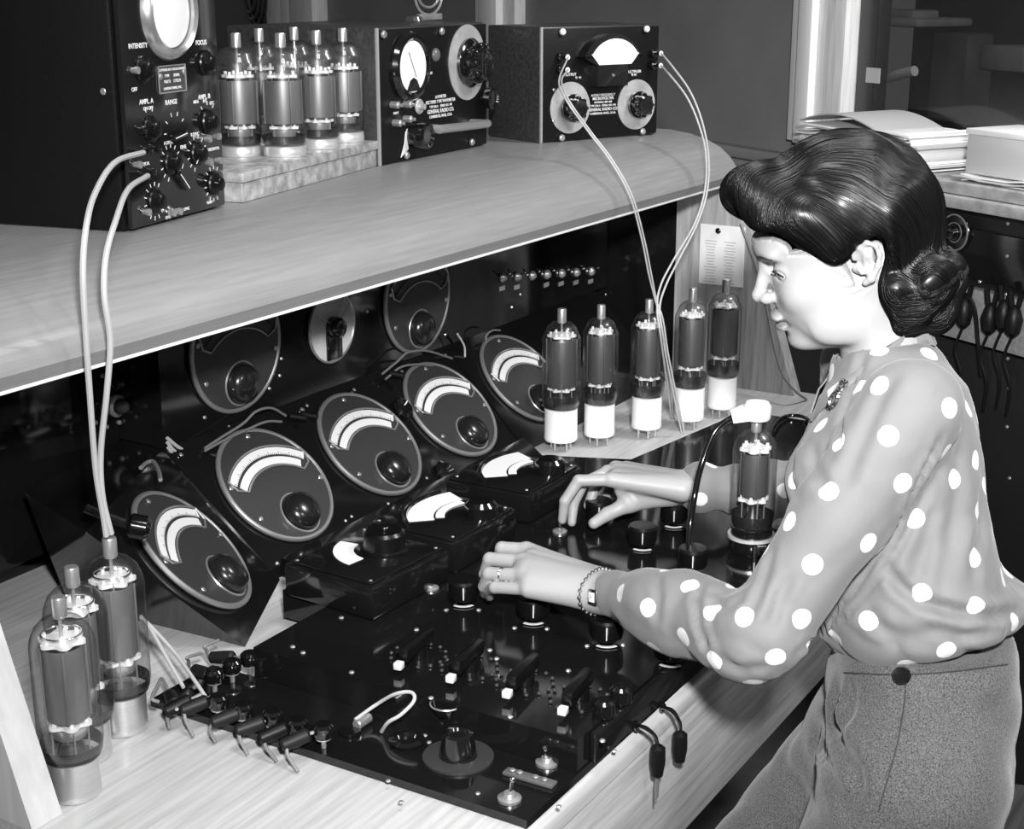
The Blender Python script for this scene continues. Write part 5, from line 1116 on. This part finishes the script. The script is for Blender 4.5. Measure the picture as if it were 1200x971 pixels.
# arm-to-body crease and blouse gather creases
# neck opening (V at the front)
nbw = NB; nd = toW(np.array([[-.012, 0, -.005]]))[0]-NB; nd /= np.linalg.norm(nd)
subc(G, Cc-nd*.03, Cc+nd*.10, .0500, .053, .003)
P, F = nets(G); P = relax(P, F, 1, .4)
def cast_arr(P, F):
    bv_ = BVHTree.FromPolygons([tuple(p) for p in P], [tuple(int(i) for i in f) for f in F])
    def c(x, y):
        d = ray(x, y); d = d/np.linalg.norm(d); h = bv_.ray_cast(Vector(CAM), Vector(d)); return np.array(h[0]) if h[0] else None
    return c
def creases(P, F, L):
    me_ = mesh_from(P, F, 'tmp'); N_ = np.array([v.normal[:] for v in me_.vertices]); bpy.data.meshes.remove(me_); c = cast_arr(P, F); D = np.zeros(len(P))
    for pts, dep, w in L:
        q = []
        for (x0, y0), (x1, y1) in zip(pts, pts[1:]):
            for k in range(8): q.append((x0+(x1-x0)*k/8, y0+(y1-y0)*k/8))
        q3 = [p for p in (c(*u) for u in q+[pts[-1]]) if p is not None]; n = len(q3); dm_ = np.full(len(P), 9.); tt = np.zeros(len(P))
        for k, p in enumerate(q3):
            d = np.linalg.norm(P-p, axis=1); m = d < dm_; dm_[m] = d[m]; tt[m] = k/max(1, n-1)
        fade = np.clip(np.minimum(tt, 1-tt)*7+.15, 0, 1)
        D += (-dep*np.exp(-(dm_/w)**2)+.45*dep*np.exp(-((dm_-2.1*w)/w)**2))*fade
    return P+N_*D[:, None]
P = creases(P, F, [
 ([(1106, 508), (1078, 562), (1045, 625), (1003, 690), (962, 738), (932, 768)], .010, .0045),
 ([(1092, 560), (1070, 610), (1036, 668), (990, 722), (950, 756)], .006, .0045),
 ([(1040, 664), (1056, 688), (1082, 706), (1122, 717), (1160, 723), (1196, 716)], .010, .006),
 ([(905, 640), (898, 668), (888, 700), (868, 730)], .005, .006), ([(930, 672), (912, 700), (905, 735)], .004, .006),
 ([(826, 672), (816, 700), (818, 735), (832, 768)], .006, .005), ([(770, 676), (772, 700), (768, 735)], .004, .005),
 ([(875, 700), (850, 712), (826, 705)], .004, .005), ([(905, 782), (870, 785), (840, 772)], .004, .006),
 ([(1018, 402), (1003, 440), (990, 480), (978, 530)], .005, .006), ([(1052, 432), (1030, 470), (1008, 520), (985, 580)], .004, .008),
 ([(1125, 520), (1122, 580), (1112, 650)], .005, .010), ([(1152, 560), (1150, 620), (1140, 690)], .004, .009), ([(1095, 590), (1085, 640), (1070, 690)], .004, .008),
 ([(1010, 720), (1050, 745), (1100, 750)], .004, .008), ([(1075, 735), (1130, 745), (1185, 735)], .005, .006),
 ([(880, 545), (900, 570), (905, 600)], .005, .006), ([(930, 530), (925, 560), (935, 590)], .005, .007), ([(950, 520), (958, 555), (975, 585)], .004, .006)])
P = relax(P, F, 2, .4); me = mesh_from(P, F, 'blouse'); nn_ = np.array([v.normal[:] for v in me.vertices])
# polka dots: evenly spread centres over the cloth
cand = rng.permutation(len(P)); cen = []; cn = []
for i in cand[:26000]:
    p = P[i]
    if cen:
        dd = np.linalg.norm(np.array(cen)-p, axis=1)
        if dd.min() < .048: continue
    cen.append(p); cn.append(nn_[i])
cen = np.array(cen); cn = np.array(cn); dm = np.full(len(P), 1.)
for c, n in zip(cen, cn):
    d = np.linalg.norm(P-c, axis=1); d = np.where(nn_@n > -.1, d, 1.); dm = np.minimum(dm, d)
attr(me, 'dot', dm)
bl = bpy.data.materials.new('polka_dot_silk'); bl.use_nodes = True; nt = bl.node_tree; b = nt.nodes['Principled BSDF']
an = nt.nodes.new('ShaderNodeAttribute'); an.attribute_name = 'dot'; mr = nt.nodes.new('ShaderNodeMapRange'); mr.inputs['From Min'].default_value = .0108; mr.inputs['From Max'].default_value = .0118; mr.inputs['To Min'].default_value = 1; mr.inputs['To Max'].default_value = 0
mx = nt.nodes.new('ShaderNodeMix'); mx.data_type = 'RGBA'; mx.inputs[6].default_value = (.17, .17, .17, 1); mx.inputs[7].default_value = (.68, .68, .68, 1)
nt.links.new(an.outputs['Fac'], mr.inputs['Value']); nt.links.new(mr.outputs[0], mx.inputs[0]); nt.links.new(mx.outputs[2], b.inputs['Base Color']); b.inputs['Roughness'].default_value = .68; b.inputs['Specular IOR Level'].default_value = .25; b.inputs['Sheen Weight'].default_value = .15
nz = nt.nodes.new('ShaderNodeTexNoise'); nz.inputs['Scale'].default_value = 26; nz.inputs['Detail'].default_value = 3; bp = nt.nodes.new('ShaderNodeBump'); bp.inputs['Strength'].default_value = .35; bp.inputs['Distance'].default_value = .004
tc = nt.nodes.new('ShaderNodeTexCoord'); nt.links.new(tc.outputs['Object'], nz.inputs['Vector']); nt.links.new(nz.outputs['Fac'], bp.inputs['Height']); nt.links.new(bp.outputs[0], b.inputs['Normal'])
blouse = obj('blouse', me, bl, per); BV = BVHTree.FromPolygons([tuple(p) for p in P], [tuple(int(i) for i in f) for f in F])
# collar: flat turned-down collar around the neck
cv, cf = [], []; NC = 56
for i in range(NC+1):
    th = .30+(2*PI-.60)*i/NC; cdir = A1*math.cos(th)+A2*math.sin(th); cn_ = cdir/np.linalg.norm(cdir)
    drop = .030+.022*max(0, math.cos(th))**4
    low = np.array(BV.find_nearest(Vector(Cc+cdir*1.25+cn_*.012-Zd*drop-A1*.12))[0]); nl = np.array(BV.find_nearest(Vector(low))[1])
    tops = Cc+cdir*.97+nd*.016; mid = Cc+cdir*1.10+cn_*.004+nd*.014; mid2 = (mid+low)/2+nl*.007
    for p_, o_ in ((tops, 0), (mid, 0), (mid2, 0), (low+nl*.0035, 0)): cv.append(p_)
    for p_ in (low+nl*.0012, mid2-nl*.0022, mid-nd*.003-cn_*.002, tops-cn_*.003+cn_*.0055-nd*.002): cv.append(p_)
for i in range(NC):
    for k in range(8): a_, b2 = i*8+k, i*8+(k+1) % 8; cf.append((a_, b2, b2+8, a_+8))
cf.append((0, 1, 6, 7)); cf.append((1, 2, 5, 6)); cf.append((2, 3, 4, 5)); cf += [tuple(NC*8+v for v in f[::-1]) for f in ((0, 1, 6, 7), (1, 2, 5, 6), (2, 3, 4, 5))]
cme = mesh_from(np.array(cv), np.array(cf), 'collar'); cd_ = np.full(len(cv), 1.)
for i in range(5, NC, 9): cd_ = np.minimum(cd_, np.linalg.norm(np.array(cv)-cv[i*8+2], axis=1))
attr(cme, 'dot', cd_); obj('collar', cme, bl, blouse)
# ---------------- trousers
G = Grid(np.min([ft_n, ft_f, PV, kn_n], 0)-[.13, .19, -.03], np.max([WC, kn_f, PV, ft_f], 0)+[.16, .14, .04], .0075)
X, Y, Z = G.x-WC[0], G.y-WC[1], G.z-WC[2]
def rnd(c, d_, w_, zc, hh, k=.01):
    a = (G.x-c[0])*Fd[0]+(G.y-c[1])*Fd[1]; l = (G.x-c[0])*Ld[0]+(G.y-c[1])*Ld[1]; q = (np.abs(a/d_)**2.2+np.abs(l/w_)**2.2)**(1/2.2)
    return smax((q-1)*min(d_, w_), np.abs(G.z-zc)-hh, k)
wz = WC[2]
G.v = smin(G.v, rnd(WC, .096, .120, wz+.005, .030, .004).astype(f4), .001)
cz = [(wz-.0, .095, .119, 0), (wz-.05, .103, .138, .004), (wz-.12, .108, .152, .012), (wz-.20, .108, .158, .016)]
for (z0, d0, w0, o0), (z1_, d1_, w1_, o1) in zip(cz, cz[1:]):
    zz = (z0+z1_)/2; c = WC+(PV-WC)*((wz-zz)/.1)*.45; c = c+Fd*o0; G.v = smin(G.v, rnd(c, (d0+d1_)/2, (w0+w1_)/2, zz, abs(z0-z1_)/2+.016, .02).astype(f4), .03)
for h_, k_, f_, r in ((hipn, kn_n, ft_n, 1.), (hipf, kn_f, ft_f, .98)):
    addc(G, h_-Zd*.03+Fd*.015, k_, .092*r, .082, .035); addc(G, k_, f_+Zd*.0, .084, .080, .03)
G.v = G.v+((1-ridge(20, Fd*.8+Zd*.6, 2.0, .8))**3*.006+(1-ridge(33, Fd*.5-Zd*.8+Ld*.3, 1.5, 2.))**3*.003)*np.clip((wz-.05-G.z)/.08, 0, 1)
G.v = np.maximum(G.v, (FZ+.035)-G.z).astype(f4)
P, F = nets(G); P = relax(P, F, 1, .4)
P = creases(P, F, [([(982, 800), (975, 840), (984, 875), (1003, 905), (1008, 940)], .010, .009), ([(1000, 800), (996, 835), (984, 862)], .006, .008),
 ([(945, 835), (965, 880), (985, 930), (1000, 965)], .007, .009), ([(905, 880), (935, 915), (955, 960)], .004, .01), ([(1110, 800), (1125, 850), (1120, 920)], .003, .012)]); P = relax(P, F, 2, .45)
me = mesh_from(P, F, 'trousers')
tweed = mat('tweed', .080, .85, noise=(620, .75, (1, 1, 1), 4), bump=(500, .5, (1, 1, 1), .001), sheen=.25, spec=.2)
tr = obj('trousers', me, tweed, per); TV = BVHTree.FromPolygons([tuple(p) for p in P], [tuple(int(i) for i in f) for f in F])
def cast(bv_, x, y, lift=0):
    d = ray(x, y); d = d/np.linalg.norm(d); h = bv_.ray_cast(Vector(CAM), Vector(d)); return (np.array(h[0])+np.array(h[1])*lift, np.array(h[1])) if h[0] else (at_w(x, y, 1.7), -d)
# seam of the waistband, side placket, button
for a_ in ('waist_seam',):
    pts = [cast(TV, 990+190*i/16, 786-6*math.sin(PI*i/16)*-1+2-i*.6, .0008)[0] for i in range(17)]
    obj('waist_seam', MB().tube(pts, .0009, 5, 2), mat('seam_dark', .03, .8), tr)
pts = [cast(TV, x, y, .0006)[0] for x, y in ((1062, 800), (1060, 825), (1056, 850), (1050, 880), (1040, 915), (1030, 950))]; obj('side_seam', MB().tube(pts, .0009, 5, 4), mat('seam_dark', .03, .8), tr)
p, n = cast(TV, 1057, 792, .0002); M = frame(p, np.cross(n, Zd), n); obj('button', MB().lathe([(.0, 0), (.0095, 0), (.0105, .003), (.009, .005), (.003, .004), (0, .004)], M, 24), knobm, tr)
for f_, s in ((ft_n, 0), (ft_f, 0)):
    c = A([f_[0], f_[1], FZ]); Mf = frame(c, Fd, (0, 0, 1))
    obj('shoe', MB().hull([Mf @ Vector(v) for v in ((-.07, -.035, .001), (-.07, .035, .001), (.06, .045, .001), (.15, .03, .001), (.17, 0, .001), (.15, -.03, .001), (.06, -.045, .001))], [Mf @ Vector(v) for v in ((-.06, -.03, .07), (-.06, .03, .07), (.03, .035, .065), (.13, .025, .035), (.15, 0, .03), (.13, -.025, .035), (.03, -.035, .065))]), mat('shoe_leather', .03, .3), per)
# brooch, watch, ring, nails
p, n = cast(BV, 981, 466, .002); M = frame(p, np.cross(n, Zd), n)
br = obj('brooch', MB().torus(.010, .0028, M @ T(0, .004, 0), 20, 6).ball(.006, (0, -.010, 0), M, 10, .7).ball(.005, (.006, -.018, 0), M, 10, .7).ball(.004, (-.005, -.020, 0), M, 10, .7), chrome, per)
hv = BVHTree.FromPolygons([tuple(p) for p in HN[0]], [tuple(int(i) for i in f) for f in HN[1]])
dW = (E_n-W_n)/np.linalg.norm(E_n-W_n); cw = W_n+dW*.001; e1 = np.cross(dW, Zd); e1 /= np.linalg.norm(e1); e2 = np.cross(e1, dW); pts = []
for i in range(28):
    a = 2*PI*i/28; d = e1*math.cos(a)+e2*math.sin(a)+dW*.12*math.cos(a); h = hv.ray_cast(Vector(cw+d*.08), Vector(-d/np.linalg.norm(d)))
    pts.append(np.array(h[0])+d*.0012 if h[0] and np.linalg.norm(np.array(h[0])-cw) < .045 else cw+d*.027)
wt = thing('wristwatch', 'small silver wristwatch on a link bracelet on the woman\'s near wrist', 'watch', tuple(cw))
wb_ = MB(); 
for i, p in enumerate(pts): wb_.ball(.0030, (0, 0, 0), T(*p), 8)
wb_.tube(pts, .0012, 6, 1, True); obj('bracelet', wb_, chrome, wt)
p, n = cast(hv, 697, 699, .0012); M = frame(p, dW, n); cs = obj('watch_case', MB().box((-.008, -.0095, 0), (.008, .0095, .004), .0015, M), chrome, wt); obj('watch_dial', MB().box((-.0052, -.0060, .0041), (.0052, .0060, .0045), .0001, M), white, cs)
obj('hands', MB().box((-.0003, -.0002, .0046), (.0003, .004, .0049), 0, M @ Matrix.Rotation(.5, 4, 'Z')).box((-.0003, -.0002, .0046), (.0003, .003, .0049), 0, M @ Matrix.Rotation(2.2, 4, 'Z')), bake, cs)
a, b_ = RINGF; dr = b_-a; L_ = np.linalg.norm(dr); dr /= L_; c = a+dr*L_*.62
rg = thing('finger_ring', 'thin ring with a small stone on the woman\'s near ring finger', 'ring', tuple(c)); M = frame(c, np.cross(dr, Zd), dr)
obj('band', MB().torus(.0095, .0011, M, 28, 6), chrome, rg); obj('stone', MB().ball(.0024, (0, 0, 0), T(*(c+A([-.002, -.003, .0095]))), 8), chrome, rg)
fv = BVHTree.FromPolygons([tuple(p) for p in HFR[0]], [tuple(int(i) for i in f) for f in HFR[1]])
# belt-height stool the woman perches on
sc_ = PV-Fd*.13; zs_ = PV[2]-.145
st = thing('stool', 'dark wooden work stool behind the woman, mostly outside the picture', 'stool', (float(sc_[0]), float(sc_[1]), FZ)); 
obj('seat', MB().cyl(.15, zs_-.03, zs_-.001, T(sc_[0], sc_[1], 0), 36, .006), dark_wood, st)
for k in range(4):
    a = PI/4+k*PI/2; obj('leg', MB().tube([(sc_[0]+.10*math.cos(a), sc_[1]+.10*math.sin(a), zs_-.03), (sc_[0]+.17*math.cos(a), sc_[1]+.17*math.sin(a), FZ+.001)], .014, 12, 1), dark_wood, st)
obj('foot_ring', MB().torus(.15, .008, T(sc_[0], sc_[1], FZ+.25), 40, 8), nickel, st)
print('WOMAN verts', len(P), 'dots', len(cen))
# ================================================================== LIGHT
def area(name, loc, target, size, power, spread=180):
    ld = bpy.data.lights.new(name, 'AREA'); ld.shape = 'DISK'; ld.size = size; ld.energy = power; ld.spread = math.radians(spread)
    o = bpy.data.objects.new(name, ld); COL.objects.link(o)
    d = Vector(target)-Vector(loc); o.location = loc; o.rotation_euler = d.to_track_quat('-Z', 'Y').to_euler(); return o
fl = CAM+RT*.10+np.array([0, 0, .28])
area('flash_lamp', tuple(fl), (2.05, .75, .3), .12, 22, 90)
area('side_flood_lamp', (1.2, -1.5, 1.75), (1.7, .5, .3), .30, 12)
area('ceiling_lamp', (1.15, .55, 2.0), (1.2, .9, 0), .5, 7, 130)
area('added_fill_light', (2.7, -.2, 2.0), (3.4, 1.0, .4), .6, 27, 140)  # added fill with no real source, brightens the partition posts and shelf end
w_ = bpy.data.worlds.new('world'); S.world = w_; w_.use_nodes = True
w_.node_tree.nodes['Background'].inputs[0].default_value = (.07, .07, .07, 1); w_.node_tree.nodes['Background'].inputs[1].default_value = 1.0
S.view_settings.view_transform = 'Standard'; S.view_settings.look = 'None'; S.view_settings.gamma = 1; S.view_settings.exposure = .12
S.view_settings.use_curve_mapping = False
S.cycles.use_denoising = True; S.cycles.transparent_max_bounces = 40; S.cycles.max_bounces = 10
S.cycles.caustics_reflective = False; S.cycles.caustics_refractive = False; S.cycles.sample_clamp_indirect = 6
